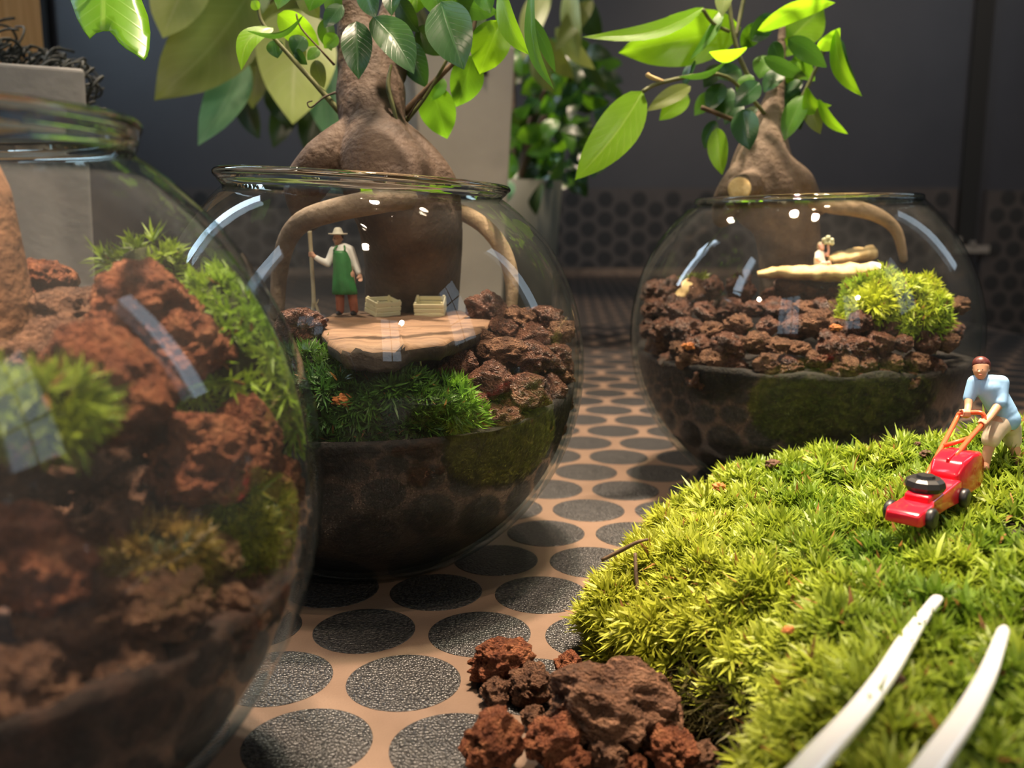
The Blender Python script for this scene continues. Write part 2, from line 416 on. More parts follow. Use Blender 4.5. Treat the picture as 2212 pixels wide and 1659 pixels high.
# ------------------------------------------------------------------ the counter with its printed film of grip dots
def film_mat(name, c0, c1, rough):
    m = noisy(name, [c0, c1], 40, rough, 0.25, 1500, 0.0003, spec=0.5)
    return m
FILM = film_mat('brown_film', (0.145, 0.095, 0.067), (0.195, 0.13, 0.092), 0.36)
def grit_mat(name, dark, light, rough):
    m, nt, b, o = new_mat(name)
    tc = N(nt, 'ShaderNodeTexCoord')
    vo = N(nt, 'ShaderNodeTexVoronoi'); vo.inputs['Scale'].default_value = 1150
    nz = N(nt, 'ShaderNodeTexNoise'); nz.inputs['Scale'].default_value = 900; nz.inputs['Detail'].default_value = 3
    nt.links.new(tc.outputs['Object'], vo.inputs['Vector']); nt.links.new(tc.outputs['Object'], nz.inputs['Vector'])
    cr = N(nt, 'ShaderNodeValToRGB'); cr.color_ramp.elements[0].position = .42; cr.color_ramp.elements[0].color = (*dark, 1)
    cr.color_ramp.elements[1].position = .68; cr.color_ramp.elements[1].color = (*light, 1)
    nt.links.new(nz.outputs['Fac'], cr.inputs['Fac']); nt.links.new(cr.outputs['Color'], b.inputs['Base Color'])
    b.inputs['Roughness'].default_value = rough; b.inputs['Specular IOR Level'].default_value = 0.6
    bp = N(nt, 'ShaderNodeBump'); bp.inputs['Strength'].default_value = 0.9; bp.inputs['Distance'].default_value = 0.0005; bp.invert = True
    nt.links.new(vo.outputs['Distance'], bp.inputs['Height']); nt.links.new(bp.outputs['Normal'], b.inputs['Normal'])
    return m
GRIT = grit_mat('black_grit', (0.008, 0.008, 0.009), (0.048, 0.045, 0.042), 0.44)
TX0, TX1, TY0, TY1 = -1.3, 0.615, -0.25, 2.30
table = thing('counter', 'brown counter top printed with a honeycomb of black gritty grip dots', 'counter', (0, 0, -0.03))
slab_o = mk('counter_board', *box_geo(Vector(((TX0 + TX1) / 2, (TY0 + TY1) / 2, -0.015)), Vector(((TX1 - TX0) / 2, 0, 0)), Vector((0, (TY1 - TY0) / 2, 0)), Vector((0, 0, 0.015))), FILM, table, smooth=False)
mk('plinth', *box_geo(Vector(((TX0 + TX1) / 2, (TY0 + TY1) / 2 , -0.465)), Vector(((TX1 - TX0) / 2 - .04, 0, 0)), Vector((0, (TY1 - TY0) / 2 - .04, 0)), Vector((0, 0, 0.435))), PLAIN, table, smooth=False)
def disc_geo(c, r, h, nrm, seg=28, irregular=0.0):
    a = nrm.orthogonal().normalized(); b = nrm.cross(a)
    V, Fc = [], []
    for rr, hh in ((r, 0), (r, h * .6), (r - h, h)):
        for s in range(seg):
            t = 2 * math.pi * s / seg
            V.append(c + (a * math.cos(t) + b * math.sin(t)) * rr + nrm * hh)
    for i in range(2):
        for s in range(seg):
            q = (s + 1) % seg; Fc.append((i * seg + s, i * seg + q, (i + 1) * seg + q, (i + 1) * seg + s))
    Fc.append(tuple(2 * seg + s for s in range(seg)))
    return V, Fc
A1 = Vector((0.0385, -0.0024)); A2 = Vector((0.0385 * .5 + .0024 * .866, 0.0385 * .866 - .0024 * .5))
O0 = Vector((-0.0492, 0.2847)); DOT_R = 0.0169
dots = []
for i in range(-80, 80):
    for j in range(-40, 90):
        p = O0 + A1 * i + A2 * j
        if TX0 + .01 < p.x < TX1 - .012 and 0.10 < p.y < TY1 - .02:
            Zc = p.y * CP + H * SP
            u = CX + F * p.x / Zc
            if -160 < u < 2380: dots.append((p.y, p.x))
dots.sort()
dv, df = disc_geo(Vector((0, 0, 0)), DOT_R, 0.00022, Vector((0, 0, 1)), 40)
dme = bpy.data.meshes.new('grip_dot'); dme.from_pydata([tuple(v) for v in dv], [], df); dme.materials.append(GRIT); dme.update()
for y, x in dots[:300]:
    o = bpy.data.objects.new('grip_dot', dme); COL.objects.link(o); o.parent = table; o.location = (x, y, 0.03)
V, Fc = join_geo([disc_geo(Vector((x, y, 0)), DOT_R, 0.00022, Vector((0, 0, 1)), 16) for y, x in dots[300:]])
o = mk('grip_dots', V, Fc, GRIT, table, smooth=False); o['kind'] = 'stuff'

# the same board behind the counter, two sheets with a black gap between them
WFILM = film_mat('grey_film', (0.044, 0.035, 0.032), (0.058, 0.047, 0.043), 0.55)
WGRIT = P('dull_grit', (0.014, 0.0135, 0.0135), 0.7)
WY = R['y1'] - 0.02
def wall_at(u, v):
    d = ray(u, v); return Vector((0, 0, H)) + d * (WY / d.y)
ztop = wall_at(1300, 406).z
xs = wall_at(2062, 500).x
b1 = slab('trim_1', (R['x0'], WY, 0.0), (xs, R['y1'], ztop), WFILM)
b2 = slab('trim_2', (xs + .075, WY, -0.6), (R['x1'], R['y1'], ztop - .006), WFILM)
wv, wf = disc_geo(Vector((0, 0, 0)), 0.0192, 0.0008, Vector((0, -1, 0)), 20)
wme = bpy.data.meshes.new('grip_dot_wall'); wme.from_pydata([tuple(v) for v in wv], [], wf); wme.materials.append(WGRIT); wme.update()
pit = 0.0490
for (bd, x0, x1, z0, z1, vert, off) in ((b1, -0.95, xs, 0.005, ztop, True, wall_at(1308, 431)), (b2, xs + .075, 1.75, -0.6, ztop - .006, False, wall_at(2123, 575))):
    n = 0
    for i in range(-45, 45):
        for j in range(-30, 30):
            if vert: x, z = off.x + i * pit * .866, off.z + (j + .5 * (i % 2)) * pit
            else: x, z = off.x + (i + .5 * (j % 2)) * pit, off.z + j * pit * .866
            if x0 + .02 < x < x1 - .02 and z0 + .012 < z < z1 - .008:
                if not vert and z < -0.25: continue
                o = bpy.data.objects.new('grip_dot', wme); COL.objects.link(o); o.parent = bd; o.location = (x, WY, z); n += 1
# light strip where wall and counter meet, black slot between the wall panels, steel bracket at its foot
slab('trim_3', (-1.3, WY - .02, 0.0), (0.6, WY - .004, 0.018), noisy('joint_strip', [(0.05, 0.035, 0.025), (0.30, 0.20, 0.14)], 14, 0.6))
BLACK = P('black_gap', (0.006, 0.006, 0.006), 0.7)
a0, a1 = wall_at(2105, 0), wall_at(2080, 530)
slab('trim_4', (xs + .012, R['y1'] - .012, a1.z), (xs + .058, R['y1'] - .001, R['z1']), BLACK)
br = thing('wall_bracket', 'small dull metal bracket at the foot of the dark wall gap', 'bracket', wall_at(2095, 540))
BR = P('dull_steel', (0.34, 0.30, 0.26), 0.5, 0.5)
wb = wall_at(2097, 538)
mk('plate', *box_geo(wb + Vector((0, -.006, 0)), Vector((.042, 0, 0)), Vector((0, .006, 0)), Vector((0, 0, .009))), BR, br, smooth=False)
mk('clip', *box_geo(wb + Vector((-.036, -.006, .018)), Vector((.005, 0, 0)), Vector((0, .006, 0)), Vector((0, 0, .012))), BR, br, smooth=False)
mk('clip', *box_geo(wb + Vector((.0, -.006, .012)), Vector((.005, 0, 0)), Vector((0, .006, 0)), Vector((0, 0, .008))), BR, br, smooth=False)

# ------------------------------------------------------------------ glass bowls
RB = 0.085
C1, C2, C3 = Vector((-0.1262, 0.184, 0.0783)), Vector((-0.0565, 0.3585, 0.0783)), Vector((0.1454, 0.4603, 0.0783))
def bowl(c, label, lip_h0, lip_h1, lip_r, seed, tilt=0.0, t=0.0020, mats=None):
    root = thing('glass_bowl', label, 'bowl', (c.x, c.y, 0), 'round glass terrarium bowls')
    mo, mi = mats or (GLASS, GLASS_IN)
    pr = []
    zb = -0.92
    rb = math.sqrt(1 - zb * zb) * RB
    pr += [(0.0005, -c.z), (rb * .55, -c.z), (rb * .86, -c.z + .0003)]
    a0 = math.asin(zb) + .06; a1 = math.asin(lip_h0)
    for i in range(41):
        a = a0 + (a1 - a0) * i / 40
        pr.append((RB * math.cos(a), RB * math.sin(a)))
    zl0, zl1 = RB * lip_h0, RB * lip_h1
    body_end = len(pr)
    ir = []
    for i in range(41):
        a = a1 + (math.asin(-0.90) - a1) * i / 40
        ir.append(((RB - t) * math.cos(a), (RB - t) * math.sin(a)))
    ir.append((0.0005, -0.90 * RB + .0015))
    V, Fc = lathe_geo(pr + ir, c, 96)
    # lean the upper part for a hand-made rim
    def lean(V):
        out = []
        for v in V:
            k = max(0.0, (v.z - c.z) / RB - .55) / .3
            out.append(v + Vector((0, 0, -tilt * (v.x - c.x) * min(1, k))))
        return out
    bo = mk('body', lean(V), Fc, mo, root)
    bo.data.materials.append(mi)
    bo.data.polygons.foreach_set('material_index', [1 if k >= (body_end - 1) * 96 else 0 for k in range(len(Fc))])
    # rounded lip standing on the body
    r0 = RB * math.cos(a1); r1 = RB * lip_r
    lp = [(r0 - t, zl0), (r0, zl0), (r0 + (r1 - r0) * .5, zl0 + (zl1 - zl0) * .28), (r1 - .0004, zl0 + (zl1 - zl0) * .62)]
    for i in range(7):
        a = -math.pi / 3 + math.pi * 1.25 * i / 6
        lp.append((r1 - .0012 + .0016 * math.cos(a), zl1 - .0014 + .0016 * math.sin(a)))
    lp += [(r1 - .0032, zl0 + (zl1 - zl0) * .55), (r0 - t + .0004, zl0 + (zl1 - zl0) * .2), (r0 - t, zl0)]
    V, Fc = lathe_geo(lp, c, 96)
    mk('rim', lean(V), Fc, RIM_GLASS, root)
    return root
bowl1 = bowl(C1, 'large glass bowl nearest on the left, cut by the left picture edge', 0.82, 0.90, 0.59, 1, 0.0, 0.0030, (GLASS_1, GLASS_1_IN))
bowl2 = bowl(C2, 'glass bowl holding the gardener figure, between the other two bowls', 0.785, 0.850, 0.655, 2, 0.06)
bowl3 = bowl(C3, 'glass bowl behind the mower and moss, holding the seated figure', 0.765, 0.80, 0.632, 3, -0.02)
RIN = RB - 0.0036
def in_bowl(c, u, v, frac, Rr=RIN):
    """point at a fraction of the way between where the view ray enters and leaves the bowl"""
    o = Vector((0, 0, H)); d = ray(u, v); L = d.length; d = d / L
    oc = o - c; b = oc.dot(d); q = b * b - (oc.length_squared - Rr * Rr)
    s = math.sqrt(max(q, 0.0))
    t = -b - s + 2 * s * frac
    p = o + d * t
    return p, t / L                       # point and its depth along the lens axis
def keep_in(c, p, r, Rr=RIN):
    d = p - c; m = Rr - r
    return c + d * (m / d.length) if d.length > m else p

# condensation: small drops on the inside of the glass
def droplets(c, root, n, pick, rr):
    bv, bf = ico(2); VV, FF = [], []; k = 0
    while k < n:
        d = Vector(rng.normal(size=3)).normalized()
        if not pick(d): continue
        r = rng.uniform(*rr) * (1.0 if rng.random() < .8 else 1.7)
        e = d.orthogonal().normalized(); g = d.cross(e)
        M = np.array([e, g, d * .55])
        VV.append((bv * r) @ M + np.array(c + d * (RB - .0021))); FF.append(bf + k * len(bv)); k += 1
    V = np.concatenate(VV); Fc = np.concatenate(FF)
    o = mk('water_drops', V, Fc, DROP, root); o['kind'] = 'stuff'; return o
droplets(C1, bowl1, 170, lambda d: d.x > .05 and d.z > -.05 and d.z < .8, (.00025, .00060))
droplets(C2, bowl2, 260, lambda d: d.y < .2 and -.75 < d.z < .75, (.00012, .00030))
droplets(C3, bowl3, 150, lambda d: d.y < .2 and 0.0 < d.z < .75, (.00015, .00036))

# soil
def soil(c, level, fn, label, Rr=RB - .0034, seg=72, mat=None):
    """bowl-shaped plug of earth with an uneven top"""
    zb = -0.860 * RB
    V, Fc = [], []
    rows = 22
    zt = level - c.z
    for i in range(rows + 1):
        z = zb + (zt - zb) * i / rows
        r = math.sqrt(max(1e-9, Rr * Rr - z * z))
        for s in range(seg):
            a = 2 * math.pi * s / seg
            zz = z
            if i == rows: zz = z + fn(c.x + r * math.cos(a), c.y + r * math.sin(a)); r2 = math.sqrt(max(1e-9, Rr * Rr - zz * zz))
            else: r2 = r
            V.append(c + Vector((r2 * math.cos(a), r2 * math.sin(a), zz)))
    rt = math.sqrt(Rr * Rr - zt * zt); inner = 16
    for i in range(1, inner):
        q = 1 - i / inner
        for s in range(seg):
            a = 2 * math.pi * s / seg
            x, y = c.x + rt * q * math.cos(a), c.y + rt * q * math.sin(a)
            V.append(Vector((x, y, level + fn(x, y))))
    n = rows + inner
    for i in range(n - 1):
        for s in range(seg):
            q = (s + 1) % seg; Fc.append((i * seg + s, i * seg + q, (i + 1) * seg + q, (i + 1) * seg + s))
    V.append(Vector((c.x, c.y, level + fn(c.x, c.y)))); e = len(V) - 1
    for s in range(seg): Fc.append(((n - 1) * seg + s, (n - 1) * seg + (s + 1) % seg, e))
    V.append(Vector((c.x, c.y, c.z + zb))); e2 = len(V) - 1
    for s in range(seg): Fc.append(((s + 1) % seg, s, e2))
    o = mk('soil', V, Fc, mat or SOIL)
    return tag(o, label, 'soil', kind='stuff')
def bumpy(amp, s=60, slope=(0, 0), c=None):
    def fn(x, y):
        n = noise.noise(Vector((x * s, y * s, 3.1))) * amp + noise.noise(Vector((x * s * 3, y * s * 3, 9.1))) * amp * .4
        return n + (slope[0] * (x - c.x) + slope[1] * (y - c.y) if c is not None else 0)
    return fn
soil(C1, 0.060, bumpy(.004), 'dark brown soil in the bottom of the nearest left bowl', mat=SOIL_RED)
soil(C2, 0.069, bumpy(.003, 60, (0.05, 0.10), C2), 'black soil under the gardener and driftwood in the middle bowl')
soil(C3, 0.070, bumpy(.003), 'black soil filling the lower half of the right rear bowl')

# ------------------------------------------------------------------ lava stones
def rock_mesh(seed, sub, npit=60, lump=0.30):
    r_ = np.random.default_rng(seed); nv, nf = ico(sub)
    off = Vector(r_.uniform(-50, 50, 3))
    r = np.empty(len(nv))
    for i, v in enumerate(nv):
        p = Vector(v)
        r[i] = 1 + lump * noise.noise(p * 1.15 + off) + .20 * noise.noise(p * 2.6 + off) + .10 * noise.noise(p * 6 + off) + .045 * noise.noise(p * 14 + off)
    for k in range(4):
        d = r_.normal(size=3); d /= np.linalg.norm(d); q = nv @ d; lim = r_.uniform(.72, .95)
        cut = np.where(q > .05, lim / np.maximum(q, .05), 9); r = np.where(r > cut, cut + (r - cut) * .25, r)
    for k in range(npit):
        d = r_.normal(size=3); d /= np.linalg.norm(d); a = r_.uniform(.05, .22) if k > 9 else r_.uniform(.22, .40)
        ang = np.arccos(np.clip(nv @ d, -1, 1)); q = np.clip(1 - (ang / a) ** 2, 0, 1)
        r -= a * r_.uniform(.35, .85) * q ** .7
    if sub >= 6:
        for i, v in enumerate(nv): r[i] += .022 * noise.noise(Vector(v) * 30 + off)
    V = nv * r[:, None] * np.array([1, r_.uniform(.8, 1), r_.uniform(.72, .95)])
    V /= np.abs(V).max()
    me = bpy.data.meshes.new('lava_stone'); me.from_pydata(V.tolist(), [], nf.tolist())
    me.polygons.foreach_set('use_smooth', [True] * len(me.polygons)); me.update()
    return me
ROCKS_HI = [rock_mesh(100 + k, 6, 110, .36) for k in range(7)]
ROCKS_LO = [rock_mesh(200 + k, 5, 45, .26) for k in range(6)]
_rm = {}
def rock(p, size, mat, label, group=None, hi=False, var=None, rot=None):
    """size: half extents (x, y, z) or one radius"""
    lib = ROCKS_HI if hi else ROCKS_LO
    k = (var if var is not None else rng.integers(len(lib))) % len(lib)
    key = (hi, k, mat.name)
    if key not in _rm:
        me = lib[k].copy(); me.materials.clear(); me.materials.append(mat); _rm[key] = me
    o = bpy.data.objects.new('lava_stone', _rm[key]); COL.objects.link(o)
    s = size if hasattr(size, '__len__') else (size, size, size)
    q = Matrix.Rotation(rot if rot is not None else rng.uniform(0, 6.28), 4, 'Z') @ Matrix.Rotation(rng.uniform(-.5, .5), 4, 'X')
    # scale in world axes after the turn
    o.matrix_world = Matrix.Translation(p) @ Matrix.Diagonal((s[0], s[1], s[2], 1)) @ q
    return tag(o, label, 'stone', group)

# loose pile in front (u, v centre; w, h in px; base row decides the depth)
PILE = [
 (1083, 1448, 165, 128, 1500, ROCK_RED, 'reddish porous lava stone at the far left end of the loose pile', 0),
 (1072, 1512, 80, 78, 1550, ROCK_BROWN, 'dark low lava stone tucked under the far left stone of the loose pile', 1),
 (1146, 1494, 112, 104, 1548, ROCK_BROWN, 'rounded brown lava stone right beside the far left stone of the loose pile', 2),
 (1230, 1452, 66, 74, 1490, ROCK_RED, 'small spiky red lava stone standing at the back of the loose pile', 3),
 (1318, 1512, 315, 225, 1640, ROCK_BROWN, 'largest brown lava stone of the loose pile, against the moss', 2),
 (1065, 1605, 140, 165, 1700, ROCK_RED, 'orange red lava stone at the near left corner of the loose pile', 5),
 (1150, 1556, 66, 60, 1600, ROCK_BROWN, 'little brown lava stone wedged between larger red ones in the pile', 1),
 (1196, 1612, 165, 135, 1690, ROCK_RED, 'lumpy red lava stone in the middle of the near row of the pile', 6),
 (1238, 1668, 100, 70, 1710, ROCK_RED, 'bright orange lava stone at the bottom middle picture edge', 2),
 (1318, 1640, 105, 108, 1700, ROCK_BROWN, 'round brown lava stone below the largest stone of the pile', 0),
 (1368, 1680, 70, 70, 1715, ROCK_RED, 'small red lava stone at the bottom edge right of the round brown one', 3),
 (1448, 1625, 125, 130, 1700, ROCK_RED, 'orange red lava stone at the right end of the pile before the moss', 4),
 (1518, 1640, 78, 84, 1700, ROCK_BROWN, 'small hollowed brown lava stone at the far right end of the pile', 5)]
for u, v, wd, ht, base, m, lab, var in PILE:
    Z = 267.6 / (base - VH) + .006
    p = at(u, v, Z)
    rz = px(ht, Z) * .52; rx = px(wd, Z) * .53
    p.z = max(p.z, rz * .8)
    rock(p, (rx, (rx + rz) * .5, rz), m, lab, 'loose lava stones in front', True, var)

# nearest bowl (bowl 1)
B1 = [
 (95, 615, 150, 125, .74, ROCK_RED, 'pitted lava stone beside the trunk at the back of the nearest bowl', 0),
 (300, 655, 230, 190, .42, ROCK_RED, 'tall lava stone standing highest in the nearest bowl', 1),
 (390, 760, 190, 190, .40, ROCK_RED, 'lava stone leaning below the tallest one in the nearest bowl', 2),
 (235, 845, 270, 290, .20, ROCK_RED, 'broad lava stone pressed to the front glass of the nearest bowl', 3),
 (440, 985, 230, 230, .26, ROCK_RED, 'square pitted lava stone low in the middle of the nearest bowl', 4),
 (540, 940, 130, 190, .38, ROCK_RED, 'blocky lava stone with a deep hollow under the bright moss, nearest bowl', 5),
 (622, 1060, 110, 250, .50, ROCK_RED, 'slim lava stone along the right glass of the nearest bowl', 6),
 (60, 1200, 300, 240, .14, ROCK_RED, 'orange lava stone low against the left edge of the picture', 0),
 (250, 1180, 240, 200, .26, ROCK_BROWN, 'dark lava stone under the broad front one in the nearest bowl', 1),
 (440, 1210, 130, 150, .24, ROCK_BROWN, 'rounded brown lava stone low among moss in the nearest bowl', 2),
 (60, 1010, 260, 200, .22, ROCK_BROWN, 'lava stone between front moss and orange stone, nearest bowl', 3),
 (590, 1230, 120, 160, .42, ROCK_BROWN, 'lowest lava stone at the right side of the nearest bowl', 4),
 (180, 690, 200, 150, .60, ROCK_BROWN, 'shadowed lava stone behind the broad front one in the nearest bowl', 5),
 (205, 1010, 150, 130, .34, ROCK_BROWN, 'small brown lava stone deep between the front stones, nearest bowl', 3),
 (300, 1075, 200, 150, .40, ROCK_BROWN, 'dark lava stone behind the olive moss, nearest bowl', 0),
 (120, 780, 200, 170, .45, ROCK_BROWN, 'dim lava stone behind the blurred front moss, nearest bowl', 2),
 (60, 900, 220, 200, .42, ROCK_BROWN, 'lava stone deep under the trunk, nearest bowl', 6),
 (300, 985, 190, 170, .50, ROCK_BROWN, 'lava stone in the dark gap left of the square stone, nearest bowl', 1),
 (150, 1090, 190, 150, .42, ROCK_BROWN, 'lava stone in the dark gap above the orange one, nearest bowl', 5),
 (345, 1310, 210, 170, .12, ROCK_BROWN, 'dark lava stone sunk in the soil below the olive moss, nearest bowl', 4),
 (485, 1330, 170, 160, .20, ROCK_BROWN, 'dark lava stone sunk in the soil near the right glass, nearest bowl', 1),
 (250, 1470, 230, 190, .10, ROCK_BROWN, 'lowest dark lava stone seen in the soil of the nearest bowl', 6),
 (420, 1460, 170, 150, .12, ROCK_BROWN, 'dark lava stone low at the curve of the nearest bowl', 2),
 (60, 1480, 240, 200, .10, ROCK_BROWN, 'dark lava stone at the left edge under the dull brown one', 3),
 (160, 1330, 260, 200, .14, ROCK_BROWN, 'dull brown lava stone at the bottom left of the nearest bowl', 6)]
for u, v, wd, ht, fr, m, lab, var in B1:
    p, Z = in_bowl(C1, u, v, fr)
    rx, rz = px(wd, Z) * .63, px(ht, Z) * .63
    p = keep_in(C1, p, min(rx, rz) * .85)
    rock(p, (rx, min(rx, rz), rz), m, lab, 'stones in the nearest bowl', True, var)

# middle bowl (bowl 2)
B2 = [
 (648, 706, 118, 105, .30, ROCK_WET, 'round red-brown lava stone left of the driftwood board', True),
 (1055, 668, 110, 70, .52, ROCK_WET, 'lava stone behind the right end of the driftwood board', False),
 (1120, 690, 95, 80, .45, None, 'second lava stone from the left along the top of the right heap, middle bowl', False), (1178, 688, 85, 70, .5, None, 'third lava stone from the left along the top of the right heap, middle bowl', False), (1226, 712, 80, 70, .48, None, 'topmost lava stone by the right glass of the middle bowl', False),
 (1092, 762, 110, 85, .24, None, 'glistening lava stone left of centre in the second row, right heap, middle bowl', False), (1150, 770, 90, 80, .22, None, 'glistening lava stone at the centre of the second row, right heap, middle bowl', False), (1204, 772, 85, 80, .28, None, 'glistening lava stone right of centre in the second row, right heap, middle bowl', False), (1243, 790, 50, 70, .4, None, 'sliver of lava stone at the right glass edge of the middle bowl', False),
 (1040, 745, 85, 80, .28, None, 'lava stone touching the right end of the driftwood board, middle bowl', False), (990, 790, 90, 80, .20, None, 'lava stone under the right end of the driftwood board, middle bowl', False), (1060, 822, 105, 90, .14, None, 'lava stone below the board, just right of the green moss, middle bowl', False),
 (1138, 846, 120, 95, .11, None, 'biggest lava stone pressed to the front glass, right heap, middle bowl', False), (1198, 850, 85, 95, .18, None, 'lava stone right of the biggest one at the front glass, middle bowl', False), (1242, 862, 45, 80, .4, None, 'narrow lava stone at the right glass, third row down, middle bowl', False),
 (1088, 905, 110, 80, .09, None, 'lava stone low on the dark soil below the biggest one, middle bowl', False), (1165, 918, 95, 75, .12, None, 'lava stone in the bottom row at the centre of the heap, middle bowl', False), (1215, 925, 60, 70, .26, None, 'lava stone at the right of the bottom row, middle bowl', False), (1020, 880, 90, 80, .12, None, 'lava stone beside the star shaped moss tuft, middle bowl', False),
 (1080, 800, 110, 90, .45, None, 'lava stone buried behind the biggest front one, middle bowl', False), (1145, 812, 110, 90, .45, None, 'lava stone buried behind the bottom row centre, middle bowl', False), (1030, 812, 100, 90, .40, None, 'lava stone buried behind the star shaped tuft, middle bowl', False), (1200, 822, 90, 90, .45, None, 'lava stone buried near the right glass, middle bowl', False), (1110, 860, 110, 90, .38, None, 'lava stone deepest behind the bottom row, middle bowl', False),
 (1150, 730, 90, 70, .36, None, 'lava stone just behind the second row at the centre, middle bowl', False), (1085, 715, 80, 70, .38, None, 'lava stone just behind the second row at the left, middle bowl', False), (920, 1010, 100, 90, .045, None, 'dull red lava stone showing through the black soil at the front, middle bowl', False)]
for u, v, wd, ht, fr, m, lab, hi in B2:
    p, Z = in_bowl(C2, u, v, fr)
    rx, rz = px(wd, Z) * .56, px(ht, Z) * .56
    p = keep_in(C2, p, min(rx, rz) * .8)
    rock(p, (rx, min(rx, rz), rz), m or (ROCK_WET if rng.random() < .7 else ROCK_BROWN), lab or 'glistening brown lava stone heaped at the right side of the middle bowl', 'stones in the middle bowl', hi)
for k in range(8):   # stones that carry the board and the figure
    a = rng.uniform(0, 6.28); q = rng.uniform(0, .06)
    p = Vector((C2.x + q * math.cos(a), C2.y + .01 + q * .8 * math.sin(a), rng.uniform(.078, .084)))
    rock(keep_in(C2, p, .01), rng.uniform(.009, .013), ROCK_BROWN, 'dark lava stone in the shade under and behind the driftwood board', 'shaded stones in the middle bowl')

# rear right bowl (bowl 3)
LAB3 = 'small brown lava stone packed behind the glass of the right rear bowl'
cells = []
for row, v in enumerate((628, 668, 706, 744, 782, 818)):
    for u in range(1385 + (row % 2) * 26, 2080, 54):
        uu, vv = u + rng.uniform(-12, 12), v + rng.uniform(-9, 9)
        if row == 5 and rng.random() < .35: continue
        if row == 0 and uu > 1830: continue
        cells.append((uu, vv, rng.uniform(50, 84), {0: .42, 1: .26, 2: .14, 3: .08, 4: .06, 5: .055}[row]))
for u, v, wd, fr in cells:
    rr = math.hypot(u - 1725, v - 720)
    if rr > 352: continue
    p, Z = in_bowl(C3, u, v, fr)
    r = px(wd, Z) * .54
    p = keep_in(C3, p, r * .75)
    where = ('in the lowest row on the black soil' if v > 770 else 'against its left glass' if u < 1500 else 'in front of the yellow board' if v < 690 and u < 1820 else 'under and beside the yellow moss' if u > 1800 else 'in its middle rows')
    rock(p, (r * rng.uniform(.9, 1.25), r, r * rng.uniform(.8, 1.05)), ROCK_WET if rng.random() < .7 else ROCK_BROWN, 'small brown lava stone %s, right rear bowl' % where, 'stones %s, right rear bowl' % where)
for k in range(14):
    a = rng.uniform(0, 6.28); q = .068 * math.sqrt(rng.uniform(0, 1))
    p = Vector((C3.x + q * math.cos(a), C3.y + q * math.sin(a), rng.uniform(.082, .092)))
    rock(keep_in(C3, p, .009), rng.uniform(.008, .012), ROCK_WET, 'small brown lava stone behind the packed front ones, right rear bowl', 'hidden stones in the right rear bowl')

# ------------------------------------------------------------------ moss
def moss_blades(root, name, pts, nrm, blen, bw, nb, spread, col_fn, seed, curl=.25, bowlc=None):
    r_ = np.random.default_rng(seed)
    pts = np.asarray(pts); nrm = np.asarray(nrm); S = len(pts)
    nrm = nrm + r_.normal(scale=.22, size=nrm.shape); nrm /= np.linalg.norm(nrm, axis=1)[:, None]
    ref = np.where(np.abs(nrm[:, 2:3]) < .9, np.array([[0, 0, 1.0]]), np.array([[1.0, 0, 0]]))
    e1 = np.cross(nrm, ref); e1 /= np.linalg.norm(e1, axis=1)[:, None]; e2 = np.cross(nrm, e1)
    ph = r_.uniform(0, 6.28, (S, nb)); sp = spread * np.sqrt(r_.uniform(.02, 1, (S, nb)))
    up = nrm[:, None, :]; rad = e1[:, None, :] * np.cos(ph)[..., None] + e2[:, None, :] * np.sin(ph)[..., None]
    sz = r_.uniform(.65, 1.2, (S, 1)); L = blen * sz * r_.uniform(.75, 1.15, (S, nb))
    hgt = (r_.uniform(-.35, .25, (S, nb)) * blen * .8)[..., None]
    d0 = up * np.cos(sp)[..., None] + rad * np.sin(sp)[..., None]
    sp2 = sp + curl * r_.uniform(-.6, 1.6, (S, nb))
    d1 = up * np.cos(sp2)[..., None] + rad * np.sin(sp2)[..., None]
    side = np.cross(d0, up + 1e-3 * rad); side /= np.maximum(np.linalg.norm(side, axis=2), 1e-6)[..., None]
    ww = (bw * r_.uniform(.7, 1.2, (S, nb)))[..., None]
    cl = np.array([noise.noise(Vector(p) * 95 + Vector((seed, 0, 0))) for p in pts])[:, None]
    L = L * (1 + .55 * np.clip(cl, -.5, .8))
    lift = (np.clip(r_.normal(scale=.16, size=(S, 1)), -.3, .5) + .75 * cl)[..., None] * blen
    b = pts[:, None, :] + up * (hgt + lift)
    m = b + d0 * (L * .55)[..., None]; t = m + d1 * (L * .45)[..., None]
    V = np.stack([b - side * ww * .5, b + side * ww * .5, m - side * ww * .55, m + side * ww * .55, t], axis=2).reshape(-1, 3)
    if bowlc is not None:
        q = V - np.array(bowlc); dl = np.linalg.norm(q, axis=1); k = np.minimum(1, (RIN + .0002) / np.maximum(dl, 1e-6)); V = np.array(bowlc) + q * k[:, None]
    n = S * nb; i0 = np.arange(n) * 5
    F4 = np.stack([i0, i0 + 1, i0 + 3, i0 + 2], axis=1); F3 = np.stack([i0 + 2, i0 + 3, i0 + 4], axis=1)
    c = col_fn(pts, r_)                                    # per shoot
    c = np.repeat(c, nb, axis=0) * r_.uniform(.8, 1.25, (n, 1))
    dead = r_.random(n) < .02; c[dead] = np.array([.34, .16, .05]) * r_.uniform(.6, 1.1, (dead.sum(), 1))
    c5 = np.repeat(c, 5, axis=0).reshape(-1, 5, 3)
    c5[:, 4] *= 1.15
    o = big_mesh(name, V, F3, F4, np.clip(c5.reshape(-1, 3), 0, 1), MOSS, root)
    o['kind'] = 'stuff'
    return o
def mixcol(a, b):
    a, b = np.array(a), np.array(b)
    def fn(pts, r_):
        nz = np.array([noise.noise(Vector(p) * 55) for p in pts])
        k = np.clip(.5 + nz * 1.1 + r_.normal(scale=.14, size=len(pts)), 0, 1)[:, None]
        return a * (1 - k) + b * k
    return fn
LIME, GREEN, DEEP, YELL = (.26, .345, .026), (.115, .205, .017), (.045, .11, .018), (.46, .47, .055)

